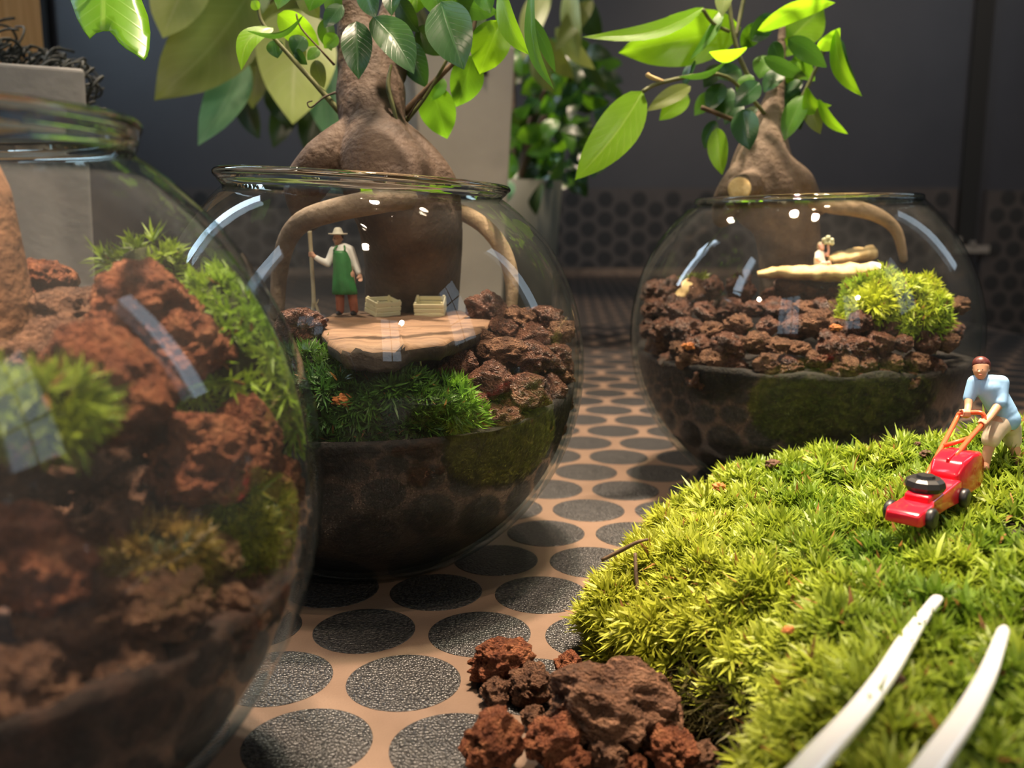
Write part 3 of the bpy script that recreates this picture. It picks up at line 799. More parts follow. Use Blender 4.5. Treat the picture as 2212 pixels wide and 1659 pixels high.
# --- the big slab of moss in the right foreground
ctl = [(1400, 1060, .031), (1330, 1170, .026), (1700, 930, .0465), (2212, 880, .057), (2000, 1130, .047), (1900, 1500, .040), (1500, 1300, .030), (2212, 1600, .043), (2130, 1000, .053)]
A_, b_ = [], []
for u, v, z in ctl:
    g = ground(u, v, z); A_.append((g.x, g.y, 1)); b_.append(z)
coef = np.linalg.lstsq(np.array(A_), np.array(b_), rcond=None)[0]
def hmax(x, y):
    return float(np.clip(coef[0] * x + coef[1] * y + coef[2], .016, .060)) + .0022 * noise.noise(Vector((x * 45, y * 45, 1))) + .0012 * noise.noise(Vector((x * 110, y * 110, 5)))
bpx = [(1292, 1405, .004), (1284, 1335, .010), (1310, 1240, .018), (1345, 1160, .024), (1405, 1075, .029), (1525, 1000, .035), (1705, 945, .045), (1950, 912, .054), (2212, 893, .057), (2600, 880, .058),
       (3300, 1050, .055), (3600, 1500, .05), (2800, 2100, .045), (1980, 2100, .04), (1740, 1850, .034), (1665, 1690, .032), (1640, 1580, .033), (1636, 1470, .033), (1590, 1378, .031), (1500, 1360, .026), (1395, 1408, .013)]
bp = [ground(*q).to_2d() for q in bpx]
NB = 160
per = []
for i in range(len(bp)):
    p0, p1, p2, p3 = bp[i - 1], bp[i], bp[(i + 1) % len(bp)], bp[(i + 2) % len(bp)]
    for j in range(8):
        t = j / 8
        per.append(0.5 * ((2 * p1) + (p2 - p0) * t + (2 * p0 - 5 * p1 + 4 * p2 - p3) * t * t + (3 * p1 - p0 - 3 * p2 + p3) * t ** 3))
NB = len(per)
mc = Vector((0.15, 0.27))
def edge_drop(t): return 1 - .62 * t ** 9
def slab_pt(k, t):
    """k: position along the outline (float), t: 0 centre .. 1 edge"""
    i = int(k) % NB; f = k - int(k); q = per[i].lerp(per[(i + 1) % NB], f)
    p = mc.lerp(q, t)
    return Vector((p.x, p.y, hmax(p.x, p.y) * edge_drop(t)))
V, Fc = [], []; ts = [0.12, .3, .5, .65, .78, .87, .93, .97, 1.0]
for t in ts:
    for k in range(NB): V.append(slab_pt(k, t) - Vector((0, 0, .0025)))
for k in range(NB):
    p = slab_pt(k, 1.0); V.append(Vector((p.x, p.y, p.z * .45)) + Vector(((mc.x - p.x) * .01, (mc.y - p.y) * .01, 0)))
for k in range(NB):
    p = slab_pt(k, .985); V.append(Vector((p.x, p.y, .0002)))
rows = len(ts) + 2
for i in range(rows - 1):
    for k in range(NB):
        q = (k + 1) % NB; Fc.append((i * NB + k, (i + 1) * NB + k, (i + 1) * NB + q, i * NB + q))
Fc.append(tuple(range(NB))); Fc.append(tuple((rows - 1) * NB + k for k in range(NB - 1, -1, -1)))
slab_moss = mk('moss_slab', V, Fc, PEAT)
tag(slab_moss, 'large slab of bright green moss lying on the counter under the mower', 'moss')
# sample shoots over it; density follows how large they show
pts, nrm = [], []
def slab_n(p):
    e = .002; return Vector((-(hmax(p.x + e, p.y) - hmax(p.x - e, p.y)) / (2 * e), -(hmax(p.x, p.y + e) - hmax(p.x, p.y - e)) / (2 * e), 1)).normalized()
cand = 0
while len(pts) < 7400 and cand < 60000:
    cand += 1
    k = rng.uniform(0, NB); t = math.sqrt(rng.uniform(0, 1))
    p = slab_pt(k, t)
    if p.y < .13 or p.x > .30: continue
    Zc = p.y * CP + (H - p.z) * SP; u = CX + F * p.x / Zc
    if u > 2330 or Zc < .12: continue
    q = per[int(k) % NB]; out = Vector((q.x - mc.x, q.y - mc.y, 0)).normalized()
    n = slab_n(p) + out * (1.3 * max(0, (t - .80) / .2) ** 1.5)
    cutside = k > 14.5 * 8 and k < 19.6 * 8 and t > .955
    if cutside and rng.random() < .75: continue
    pts.append(p); nrm.append(n.normalized())
side = []
for _ in range(700):          # the flank of the left tip and the back edge
    k = rng.uniform(0, NB); i = int(k / 8)
    if 9 <= i <= 14 or (i >= 15 and i <= 17): continue
    p = slab_pt(k, 1.0); p.z *= rng.uniform(.2, 1)
    q = per[int(k) % NB]; out = Vector((q.x - mc.x, q.y - mc.y, .35)).normalized()
    pts.append(p); nrm.append(out)
def slab_col(P_, r_):
    left = np.clip((0.095 - P_[:, 0]) / .055, 0, 1)
    nz = np.array([noise.noise(Vector(p) * 48) for p in P_])
    k = np.clip(.50 + nz * 1.0 + r_.normal(scale=.15, size=len(P_)), 0, 1)
    base = np.array(GREEN)[None] * (1 - k)[:, None] + np.array(LIME)[None] * k[:, None]
    kk = np.clip(left * .8 + .25 * np.clip(nz, 0, 1), 0, 1)[:, None]
    return base * (1 - kk) + np.array(YELL)[None] * kk
moss_blades(slab_moss, 'moss_shoots', pts, nrm, .0062, .00098, 15, 1.25, slab_col, 3)
# dead stems hanging at the cut edge of the slab
hp, hn = [], []
for _ in range(420):
    k = rng.uniform(14.2 * 8, 19.5 * 8)
    p = slab_pt(k, rng.uniform(.97, 1.0)); p.z *= rng.uniform(.15, 1.0)
    hp.append(p); hn.append(Vector((-.6, -.7, -.5)).normalized())
moss_blades(slab_moss, 'dead_stems', hp, hn, .009, .0006, 5, .9, lambda P_, r_: np.array([[.07, .06, .022]]) * r_.uniform(.4, 1.5, (len(P_), 1)), 9, .6)

def surf(u, v):
    """where the view ray meets the moss slab"""
    z = .045
    for _ in range(12):
        g = ground(u, v, z); z = hmax(g.x, g.y)
    return ground(u, v, z)

def moss_pad(name, label, c, rad, n, blen, bw, col_fn, bowlc, seed, nb=12, spread=1.2, group=None):
    """a rounded cushion of moss, kept inside the glass"""
    bv, bf = ico(4)
    V = bv * np.array(rad) * .93
    V *= (1 + .12 * np.array([noise.noise(Vector(v) * 2.2 + Vector((seed, 0, 0))) for v in bv]))[:, None]
    VV = [keep_in(bowlc, Vector(v) + c, .0012) for v in V]
    base = mk(name, VV, bf, MOSS_BASE)
    tag(base, label, 'moss', group)
    r_ = np.random.default_rng(seed); d = r_.normal(size=(n * 2, 3)); d /= np.linalg.norm(d, axis=1)[:, None]
    d = d[(d[:, 2] > -.75) & (d[:, 1] < .75)][:n]
    P_ = [keep_in(bowlc, Vector(q * np.array(rad)) + c, blen * .42) for q in d]
    Nn = d / np.array(rad); Nn /= np.linalg.norm(Nn, axis=1)[:, None]
    for i, p in enumerate(P_):     # bend shoots away from the glass
        o_ = p - bowlc
        if o_.length > RIN - blen * 1.1:
            k = o_.normalized(); nn = Vector(Nn[i]); nn = nn - k * max(0, nn.dot(k)) * .85 + Vector((0, 0, .35)); Nn[i] = nn.normalized()
    moss_blades(base, 'moss_shoots', P_, Nn, blen, bw, nb, spread, col_fn, seed, bowlc=bowlc)
    return base
p, Z = in_bowl(C1, 535, 800, .66)
moss_pad('moss_cushion', 'bright lime moss cushion behind the stones of the nearest bowl', p, (.021, .020, .024), 620, .0052, .0006, mixcol((.30, .42, .03), (.20, .34, .02)), C1, 21)
p, Z = in_bowl(C1, 322, 590, .74)
moss_pad('moss_cushion', 'small moss tuft peeping over the tallest stone, nearest bowl', p, (.008, .006, .007), 60, .005, .0006, mixcol(GREEN, LIME), C1, 22)
p, Z = in_bowl(C1, 50, 890, .10)
moss_pad('moss_cushion', 'blurred yellow green moss against the left picture edge', p, (.0085, .008, .0055), 170, .005, .0006, mixcol((.34, .40, .03), GREEN), C1, 23)
p, Z = in_bowl(C1, 535, 1140, .40)
moss_pad('moss_cushion', 'olive moss low at the right side of the nearest bowl', p, (.008, .008, .0095), 170, .004, .0005, mixcol((.20, .17, .02), (.10, .12, .02)), C1, 24)
p, Z = in_bowl(C1, 350, 1190, .20)
moss_pad('moss_cushion', 'brownish olive moss under the square stone, nearest bowl', p, (.009, .008, .006), 150, .004, .0005, mixcol((.22, .14, .03), (.10, .10, .02)), C1, 25)
p, Z = in_bowl(C2, 800, 884, .13)
moss_pad('moss_cushion', 'dark green moss cushion in front of the driftwood, middle bowl', p, (.029, .014, .0135), 1000, .0052, .00065, mixcol((.075, .17, .018), (.035, .10, .016)), C2, 26)
p, Z = in_bowl(C2, 985, 890, .10)
moss_pad('moss_cushion', 'star shaped moss tuft right of the dark cushion, middle bowl', p, (.008, .006, .008), 120, .0055, .0007, mixcol((.16, .34, .03), GREEN), C2, 27)
p, Z = in_bowl(C2, 680, 800, .16)
moss_pad('moss_cushion', 'moss tuft below the round stone at the left, middle bowl', p, (.008, .007, .0055), 110, .0055, .0007, mixcol((.08, .18, .018), (.05, .13, .016)), C2, 28)
p, Z = in_bowl(C3, 1928, 672, .22)
moss_pad('moss_cushion', 'yellow green moss cushion below the white figurine, right rear bowl', p, (.0235, .016, .0155), 950, .0046, .0007, mixcol((.44, .50, .03), (.26, .40, .03)), C3, 29)
p, Z = in_bowl(C3, 1492, 622, .52)
moss_pad('moss_cushion', 'small mossy tuft at the left inside the right rear bowl', p, (.007, .006, .006), 90, .004, .0006, mixcol(GREEN, (.28, .28, .05)), C3, 30)

# ------------------------------------------------------------------ ficus trees
def sk(nodes, dz=0.0): return [(at(u, v, Z), px(r, Z)) for u, v, Z, r in nodes]
def smooth_chain(nodes, k=4):
    c = sk(nodes); P_, R_ = spline([p for p, r in c], [r for p, r in c], k)
    return list(zip(P_, R_))
def leaf(parent, u0, v0, u1, v1, wpx, Z0, mat, Z1=None, roll=0.0, bend=.12, hook=0.0, fold=.18, tip=1.0, name='leaf', notch=False, nl=14, nw=6):
    Z1 = Z0 if Z1 is None else Z1
    b, t = at(u0, v0, Z0), at(u1, v1, Z1); ax = t - b; L = ax.length; ax = ax / L
    view = (b + t) / 2 - Vector((0, 0, H)); view.normalize()
    side = ax.cross(view).normalized(); nn = side.cross(ax).normalized()
    if nn.dot(view) > 0: nn = -nn
    q = Matrix.Rotation(roll, 3, ax); side = q @ side; nn = q @ nn
    wd = px(wpx, (Z0 + Z1) / 2) * .5
    V, UV, Fc = [], [], []
    for i in range(nl + 1):
        s = i / nl
        prof = math.sin(math.pi * min(1, s) ** .82) ** .72 if 0 < s < 1 else 0.0
        prof *= 1.0 if s < .82 else (1 - .35 * ((s - .82) / .18))
        prof = max(prof, .012)
        cen = b + ax * L * s + nn * (bend * L * math.sin(math.pi * s) ) + side * (hook * L * math.sin(math.pi * s))
        for j in range(nw + 1):
            a = (j / nw - .5) * 2
            x = a * wd * prof
            if notch and s > .8 and a < .4: pass
            V.append(cen + side * x + nn * (fold * abs(x) + .02 * wd * math.sin(9 * s + 3 * a)))
            UV.append((j / nw, s))
    for i in range(nl):
        for j in range(nw):
            k = i * (nw + 1) + j
            if notch and i >= nl * .72 and j < nw * .66 and i >= nl * (.72 + .28 * (1 - abs(j / nw - .30) * 1.6)) - 1: continue
            Fc.append((k, k + 1, k + nw + 2, k + nw + 1))
    return mk(name, V, Fc, mat, parent, uvs=UV)
def twig(parent, nodes, mat=TWIG, name='twig'):
    c = sk(nodes); return tube(name, [p for p, r in c], [r for p, r in c], mat, parent, 8, 4)

# --- tree in the middle bowl
f2 = thing('ficus_tree', 'thick rooted little ficus tree growing out of the middle bowl', 'tree', (at(885, 700, .41).x, at(885, 700, .41).y, .085))
blob('trunk', [
 smooth_chain([(752, -120, .385, 26), (758, -40, .385, 32), (770, 60, .385, 42), (795, 150, .383, 66), (801, 205, .381, 76), (803, 245, .377, 73), (810, 280, .373, 67), (816, 315, .370, 77), (825, 360, .367, 96), (852, 410, .366, 107), (880, 470, .371, 109), (890, 560, .388, 104), (890, 640, .404, 102), (885, 720, .408, 96)]),
 smooth_chain([(885, -120, .395, 22), (868, -40, .395, 28), (848, 60, .392, 38), (820, 150, .386, 60)]),
 smooth_chain([(778, 285, .374, 40), (742, 308, .371, 44), (700, 348, .368, 50), (665, 392, .370, 48), (652, 420, .371, 37), (664, 470, .377, 32)]),
 smooth_chain([(845, 290, .374, 42), (885, 328, .370, 46), (922, 368, .368, 46), (945, 412, .370, 48), (958, 480, .380, 42), (960, 560, .394, 38), (955, 660, .404, 36)]),
], BARK, f2, .00095, 3)
blob('root', [smooth_chain([(975, 452, .385, 17), (1012, 466, .378, 18), (1050, 492, .374, 18), (1082, 532, .372, 18), (1101, 580, .371, 17), (1106, 630, .371, 15), (1100, 690, .371, 13)])], BARK_PALE, f2, .0007, 3)['label'] = 'pale arching root'
blob('root', [smooth_chain([(915, 428, .362, 28), (860, 430, .347, 26), (800, 438, .344, 27), (720, 455, .346, 26), (655, 478, .354, 24), (620, 520, .364, 21), (604, 590, .374, 18), (598, 680, .380, 16)])], ROOT_MID, f2, .0008, 3)['label'] = 'grey brown arching root'
twig(f2, [(735, 243, .376, 7), (680, 180, .373, 5.5), (630, 125, .372, 5), (578, 65, .372, 4), (560, 30, .372, 4), (555, -30, .372, 3)])
twig(f2, [(873, 245, .384, 9), (920, 195, .38, 7), (965, 150, .378, 6), (1010, 100, .378, 5), (1030, 20, .378, 4), (1020, -40, .378, 4)], TWIG_BROWN)
twig(f2, [(876, 262, .383, 6), (915, 215, .378, 4), (960, 140, .374, 3.5), (1000, 60, .372, 3)])
twig(f2, [(862, 292, .365, 4), (850, 235, .362, 4.5), (838, 185, .362, 5), (845, 140, .364, 3)], TWIG)
twig(f2, [(724, 200, .375, 3), (700, 210, .37, 2), (672, 232, .368, 1.6), (664, 222, .368, 1.6), (675, 218, .368, 1.6)], WOOD_DARK)
twig(f2, [(880, 255, .376, 2.5), (892, 235, .374, 1.8), (903, 218, .373, 1.6), (913, 213, .373, 1.6)], WOOD_DARK)
twig(f2, [(722, 140, .375, 3), (690, 105, .37, 2), (650, 60, .37, 2), (640, 30, .37, 2)], TWIG_BROWN)
for q in [
 (590, 60, 521, 152, 46, .372, YOUNG, .365, .45, .10, -.16), (655, 33, 531, 66, 24, .368, MATURE_SHADED, .362, -1.0, .22, 0), (770, 46, 775, 171, 68, .352, MATURE_SHADED, .350, .10, .06, 0),
 (806, 36, 894, 160, 80, .350, MATURE_SHADED, .345, -.25, .05, .05), (952, 4, 1002, 150, 104, .350, MATURE_SHADED, .345, .1, .05, .0), (1082, 44, 1036, 160, 88, .372, YOUNG, .378, .25, .04, 0),
 (1020, 120, 986, 231, 76, .385, MIDLEAF, .39, -.3, .06, 0), (928, 182, 966, 300, 84, .392, MIDLEAF, .40, .35, .06, .04), (1080, -28, 1142, 118, 58, .345, YOUNG, .335, .75, .04, -.05),
 (1152, -40, 1196, 192, 40, .345, MIDLEAF, .335, .8, .02, -.12), (1070, 22, 1126, 78, 32, .37, YOUNG, .37, .2, .04, 0), (1137, 28, 1200, 158, 30, .37, MATURE_SHADED, .375, .3, .05, .06),
 (980, 2, 1078, 26, 52, .375, MATURE_SHADED, .37, .5, .08, 0), (600, 30, 690, 98, 62, .385, YOUNG, .39, .2, .05, 0), (592, 86, 600, 126, 38, .374, MATURE_SHADED, .374, .2, .05, 0),
 (655, 78, 634, 118, 44, .38, MATURE_SHADED, .38, .3, .05, 0), (638, 108, 664, 140, 26, .38, MATURE_SHADED, .378, .5, .05, 0), (728, 75, 700, 104, 34, .378, MIDLEAF, .378, .2, .05, 0), (690, 105, 664, 130, 26, .376, MIDLEAF, .375, .4, .05, 0),
 (560, 20, 543, 2, 22, .37, YOUNG, .37, 0, .05, 0), (700, -50, 668, 24, 60, .372, MIDLEAF, .37, .3, .05, 0), (880, -70, 870, 35, 60, .378, YOUNG, .375, .3, .05, 0), (905, -60, 900, 28, 70, .385, YOUNG, .385, .0, .05, 0),
 (850, -40, 846, 34, 46, .365, MATURE_SHADED, .36, .3, .05, 0), (1040, -60, 1060, 30, 60, .365, MIDLEAF, .36, .4, .05, 0), (640, -60, 600, 20, 60, .362, MIDLEAF, .36, .6, .05, 0), (1005, 60, 950, 110, 60, .385, MATURE_SHADED, .385, .3, .05, 0),
 (880, 90, 922, 190, 60, .388, MATURE_SHADED, .388, .3, .05, 0), (1020, 70, 1032, 120, 40, .39, MIDLEAF, .39, .2, .05, 0), (740, 10, 700, 60, 40, .365, MATURE_SHADED, .365, .4, .05, 0), (960, 170, 930, 218, 34, .39, MIDLEAF, .39, .2, .05, 0),
 (790, -40, 812, 40, 56, .36, MATURE_SHADED, .355, .4, .05, 0), (930, -50, 955, 40, 64, .362, MIDLEAF, .36, .3, .05, 0), (720, -30, 728, 48, 46, .38, MIDLEAF, .38, .5, .05, 0), (990, -40, 940, 60, 60, .39, MIDLEAF, .39, .2, .05, 0), (1040, 20, 1000, 90, 54, .392, DARKLEAF, .392, .3, .05, 0),
 (860, 0, 905, 70, 50, .372, DARKLEAF, .37, .4, .05, 0), (650, -30, 690, 40, 50, .39, OLIVELEAF, .39, .3, .05, 0), (625, 70, 660, 135, 44, .392, OLIVELEAF, .392, .3, .05, 0), (700, 40, 716, 110, 40, .392, MIDLEAF, .392, .3, .05, 0), (900, 60, 960, 120, 54, .395, DARKLEAF, .395, .2, .05, 0), (680, 130, 700, 190, 34, .392, OLIVELEAF, .392, .2, .05, 0)]:
    leaf(f2, *q[:7], Z1=q[7], roll=q[8], bend=q[9], hook=q[10])
for k in range(24):         # the crown goes on above the picture
    a = rng.uniform(0, 6.28); q = .018 + .060 * math.sqrt(rng.uniform(0, 1))
    c = Vector((at(820, 0, .39).x + q * math.cos(a), at(820, 0, .39).y + q * .9 * math.sin(a), rng.uniform(.232, .30)))
    Zc = c.y * CP + (H - c.z) * SP; u = CX + F * c.x / Zc; yc = c.y * SP + (c.z - H) * CP; v = CY - F * yc / Zc
    if v > -60: continue
    leaf(f2, u, v, u + rng.uniform(-110, 110), v + rng.uniform(-60, 50), rng.uniform(55, 85), Zc, [YOUNG, MIDLEAF, MATURE_SHADED][rng.integers(3)], Z1=Zc + rng.uniform(-.03, .03), roll=rng.uniform(.4, 1.3), nl=8, nw=4)

# --- tree in the right rear bowl
f3 = thing('ficus_tree', 'small ficus tree with lime leaves growing out of the right rear bowl', 'tree', (at(1700, 640, .48).x, at(1700, 640, .48).y, .085))
blob('trunk', [
 smooth_chain([(1690, 60, .465, 8), (1684, 150, .465, 13), (1672, 215, .465, 22), (1660, 270, .465, 36), (1650, 318, .465, 52), (1646, 365, .465, 68), (1652, 415, .467, 82), (1690, 465, .472, 72), (1705, 540, .477, 66), (1705, 640, .48, 64)]),
 smooth_chain([(1615, 360, .463, 30), (1586, 395, .460, 28), (1566, 432, .462, 26), (1560, 470, .468, 22)]),
 smooth_chain([(1630, 395, .455, 30), (1598, 408, .446, 30)]),
 smooth_chain([(1690, 365, .46, 34), (1730, 392, .458, 28), (1752, 425, .459, 20), (1770, 450, .46, 16)]),
], noisy('light_ficus_bark', [(0.055, 0.036, 0.024), (0.14, 0.098, 0.066), (0.24, 0.18, 0.13)], 60, 0.75, 0.7, 420, 0.0012, stops=[0.25, 0.5, 0.85], spec=0.35), f3, .0010, 3)
blob('root', [smooth_chain([(1752, 436, .458, 14), (1800, 446, .452, 17), (1856, 452, .449, 18), (1905, 470, .448, 15), (1938, 502, .449, 12), (1952, 560, .452, 9)])], BARK_PALE, f3, .0009, 3)['label'] = 'pale root along the rim'
cc = at(1597, 408, .4395)
mk('cut_end', *disc_geo(cc, px(25, .44), .0012, Vector((-.1, -1, .15)).normalized(), 20), YELLOWWOOD, f3)['label'] = 'pale sawn root end'
twig(f3, [(1650, 290, .462, 6), (1590, 262, .458, 5), (1548, 245, .455, 5), (1515, 232, .453, 5)], TWIG_BROWN)
twig(f3, [(1655, 250, .46, 5), (1610, 200, .45, 4), (1550, 160, .44, 4), (1430, 178, .43, 4.5), (1388, 198, .428, 4)], TWIG)
twig(f3, [(1640, 210, .458, 5), (1600, 130, .452, 5), (1582, 60, .45, 5), (1572, -20, .45, 5)], TWIG)
twig(f3, [(1590, 80, .451, 4), (1600, 30, .452, 4.5), (1612, -30, .452, 4.5)], TWIG)
twig(f3, [(1518, 20, .44, 4), (1540, 50, .445, 4), (1575, 68, .45, 4)], TWIG)
twig(f3, [(1690, 270, .462, 5), (1730, 215, .458, 4), (1775, 120, .452, 4), (1790, 80, .45, 3)], TWIG)
twig(f3, [(1432, 176, .43, 4), (1405, 166, .428, 5), (1398, 160, .428, 5)], YELLOWWOOD)
for q in [
 (1520, 16, 1258, 80, 40, .44, YOUNG, .43, .55, .06, .13), (1600, 60, 1336, 114, 112, .462, YOUNG, .458, .0, .03, .0), (1388, 197, 1242, 389, 92, .43, YOUNG, .425, .1, .04, .04),
 (1612, 106, 1531, 112, 44, .435, YOUNG, .425, -.9, .10, 0), (1572, 128, 1465, 166, 26, .438, MATURE_SHADED, .43, -1.0, .12, 0), (1492, 186, 1397, 240, 38, .455, OLIVELEAF, .45, .3, .06, 0), (1488, 205, 1424, 260, 44, .46, YOUNG, .46, .2, .06, 0),
 (1640, 178, 1586, 232, 48, .44, MATURE_SHADED, .438, .1, .06, 0), (1604, 236, 1619, 324, 60, .44, MATURE_SHADED, .438, .1, .06, 0), (1548, 276, 1560, 378, 46, .452, YOUNG, .45, .3, .05, 0),
 (1700, 90, 1778, 12, 88, .47, YOUNG, .475, .1, .04, 0), (1636, 66, 1804, 6, 46, .445, YOUNG, .44, .5, .06, .12), (1622, 88, 1668, 28, 46, .448, MATURE_SHADED, .45, .3, .06, 0),
 (1768, 108, 1815, 60, 40, .45, YOUNG, .44, .5, .12, 0), (1805, 62, 1862, 208, 46, .44, YOUNG, .435, .75, .05, -.10), (1815, 85, 1850, 180, 34, .452, MATURE_SHADED, .45, .4, .05, -.12),
 (1740, 190, 1796, 228, 40, .45, YOUNG, .445, .3, .10, -.32), (1768, 214, 1832, 290, 28, .445, YOUNG, .44, .6, .04, -.08), (1746, 208, 1772, 290, 42, .452, OLIVELEAF, .45, .3, .05, 0), (1736, 205, 1694, 304, 50, .455, MIDLEAF, .455, .3, .05, 0),
 (1702, 84, 1786, 146, 50, .435, MATURE_SHADED, .43, .5, .08, .10), (1735, 85, 1672, 120, 40, .465, YOUNG, .465, .1, .05, 0), (1650, 124, 1748, 172, 42, .44, MATURE_SHADED, .435, .7, .12, .12), (1600, 100, 1642, 50, 44, .458, MIDLEAF, .46, .3, .05, 0),
 (1720, 130, 1700, 180, 40, .465, YOUNG, .468, .2, .05, 0), (1560, 180, 1530, 240, 46, .47, MATURE_SHADED, .47, .3, .05, 0), (1580, 190, 1550, 260, 40, .475, MATURE_SHADED, .475, .3, .05, 0), (1700, 190, 1730, 250, 50, .475, MATURE_SHADED, .475, .3, .05, 0),
 (1545, 260, 1522, 322, 34, .475, MATURE_SHADED, .478, .2, .05, 0), (1500, 130, 1480, 190, 34, .46, MATURE_SHADED, .46, .9, .05, 0), (1600, 150, 1550, 170, 46, .465, MATURE_SHADED, .46, .4, .05, 0), (1560, 20, 1490, 130, 26, .448, MIDLEAF, .446, .5, .05, .1),
 (1660, 120, 1640, 170, 50, .462, MIDLEAF, .46, .2, .05, 0), (1620, 160, 1600, 215, 40, .45, MIDLEAF, .45, .4, .05, 0), (1690, 150, 1650, 200, 44, .455, MATURE_SHADED, .455, .5, .05, 0), (1725, 165, 1690, 215, 44, .47, MATURE_SHADED, .47, .3, .05, 0), (1600, 215, 1565, 270, 40, .472, MATURE_SHADED, .47, .2, .05, 0), (1715, 120, 1760, 175, 40, .468, MIDLEAF, .468, .3, .05, 0), (1640, 230, 1600, 280, 36, .47, DARKLEAF, .47, .3, .05, 0), (1710, 225, 1730, 280, 40, .475, DARKLEAF, .475, .3, .05, 0), (1560, 140, 1520, 190, 40, .472, DARKLEAF, .472, .4, .05, 0), (1545, 200, 1500, 250, 40, .476, MIDLEAF, .476, .3, .05, 0), (1670, 90, 1690, 140, 40, .45, MATURE_SHADED, .45, .5, .05, 0), (1575, -40, 1560, 36, 44, .44, PALELEAF, .44, .5, .05, 0)]:
    leaf(f3, *q[:7], Z1=q[7], roll=q[8], bend=q[9], hook=q[10])
for k in range(26):
    a = rng.uniform(0, 6.28); q = .01 + .05 * math.sqrt(rng.uniform(0, 1))
    c = Vector((at(1660, 0, .465).x + q * math.cos(a), at(1660, 0, .465).y + q * .8 * math.sin(a), rng.uniform(.262, .31)))
    Zc = c.y * CP + (H - c.z) * SP; u = CX + F * c.x / Zc; yc = c.y * SP + (c.z - H) * CP; v = CY - F * yc / Zc
    if v > -55: continue
    leaf(f3, u, v, u + rng.uniform(-90, 90), v + rng.uniform(-50, 40), rng.uniform(45, 75), Zc, [YOUNG, MIDLEAF, YOUNG][rng.integers(3)], Z1=Zc + rng.uniform(-.03, .03), roll=rng.uniform(.4, 1.3), nl=8, nw=4)

# --- tree in the nearest bowl: its trunk shows through the glass, one leaf hangs into the picture
f1 = thing('ficus_tree', 'ficus in the nearest bowl, trunk behind glass and one notched leaf above', 'tree', (C1.x - .002, C1.y + .03, .05))
t1 = [(Vector((C1.x - .004, C1.y + .030, z)), r) for z, r in ((.045, .019), (.085, .017), (.115, .0165), (.138, .014), (.152, .0095), (.20, .008), (.25, .007))]
blob('trunk', [t1], noisy('warm_bark', [(0.12, 0.055, 0.025), (0.26, 0.125, 0.06), (0.36, 0.2, 0.1)], 60, .75, .6, 420, .001), f1, .0012, 3)
def poly_leaf(parent, outline, Zf, mat, name='leaf', th=.0003):
    """a leaf cut to an outline: tip half of a large leaf with a bite out of its edge"""
    bm = bmesh.new(); n = len(outline)
    u0, u1 = min(p[0] for p in outline), max(p[0] for p in outline); v0, v1 = min(p[1] for p in outline), max(p[1] for p in outline)
    vs = [bm.verts.new((u, v, 0)) for u, v in outline]
    es = [bm.edges.new((vs[k], vs[(k + 1) % n])) for k in range(n)]
    bmesh.ops.triangle_fill(bm, use_beauty=True, edges=es)
    bmesh.ops.subdivide_edges(bm, edges=bm.edges[:], cuts=3, use_grid_fill=True)
    bm.verts.ensure_lookup_table(); bm.faces.ensure_lookup_table(); bm.verts.index_update()
    V = [at(v.co.x, v.co.y, Zf(v.co.x, v.co.y)) for v in bm.verts]
    UV = [((v.co.x - u0) / (u1 - u0), (v.co.y - v0) / (v1 - v0)) for v in bm.verts]
    Fc = [[v.index for v in f.verts] for f in bm.faces]; bm.free()
    o = mk(name, V, Fc, mat, parent, uvs=UV)
    m = o.modifiers.new('thickness', 'SOLIDIFY'); m.thickness = th
    return o
poly_leaf(f1, [(120, -110), (140, -50), (152, 0), (166, 40), (180, 66), (193, 83), (200, 76), (207, 70), (222, 66), (236, 66), (246, 76), (256, 90), (272, 104), (292, 116), (312, 130), (319, 120), (323, 104), (325, 70), (320, 35), (306, 0), (280, -70), (240, -120), (180, -140)],
          lambda u, v: .30 - .00010 * v + .00000040 * (u - 230) ** 2 * 1.2, YOUNG)
twig(f1, [(205, -95, .30, 5), (120, -240, .29, 6), (20, -300, .28, 8)], TWIG)
hub = Vector((C1.x - .004, C1.y + .030, .245))
q0 = at(20, -300, .28)
tube('twig', [hub, hub.lerp(q0, .5) + Vector((0, 0, .01)), q0], [.005, .003, .0015], TWIG, f1)

# ------------------------------------------------------------------ the board and the figures in the middle bowl
PZ = 0.0962
outl = [(672, 692), (720, 676), (790, 668), (900, 664), (1000, 668), (1062, 688), (1052, 704), (1000, 722), (955, 737), (885, 742), (862, 764), (800, 768), (745, 757), (712, 734), (690, 712)]
op = [ground(u, v, PZ) for u, v in outl]
oc = sum(op, Vector()) / len(op)
V, Fc = [], []; n = len(op) * 4; ring = []
for i in range(len(op)):
    a, b = op[i], op[(i + 1) % len(op)]
    for j in range(4):
        q = a.lerp(b, j / 4); ring.append(q + Vector((noise.noise(q * 400), noise.noise(q * 400 + Vector((9, 0, 0))), 0)) * .0012)
for k, (sc, z) in enumerate([(.3, 0), (.6, 0), (.85, 0), (.97, -.0004), (1.0, -.0016), (.985, -.0045), (.93, -.0065), (.5, -.007)]):
    for q in ring:
        p = oc.lerp(q, sc); V.append(p + Vector((0, 0, z + .0008 * noise.noise(p * 160) + (.0004 * noise.noise(p * 600)))))
for i in range(7):
    for k in range(n): Fc.append((i * n + k, i * n + (k + 1) % n, (i + 1) * n + (k + 1) % n, (i + 1) * n + k))
Fc.append(tuple(range(n - 1, -1, -1))); Fc.append(tuple(7 * n + k for k in range(n)))
V = [keep_in(C2, v, .0006) for v in V]
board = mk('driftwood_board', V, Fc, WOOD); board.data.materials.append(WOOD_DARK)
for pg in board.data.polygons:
    pg.material_index = 1 if abs(pg.normal.z) < .35 or pg.center.z < PZ - .004 else 0  # darker wood on the edges and underside
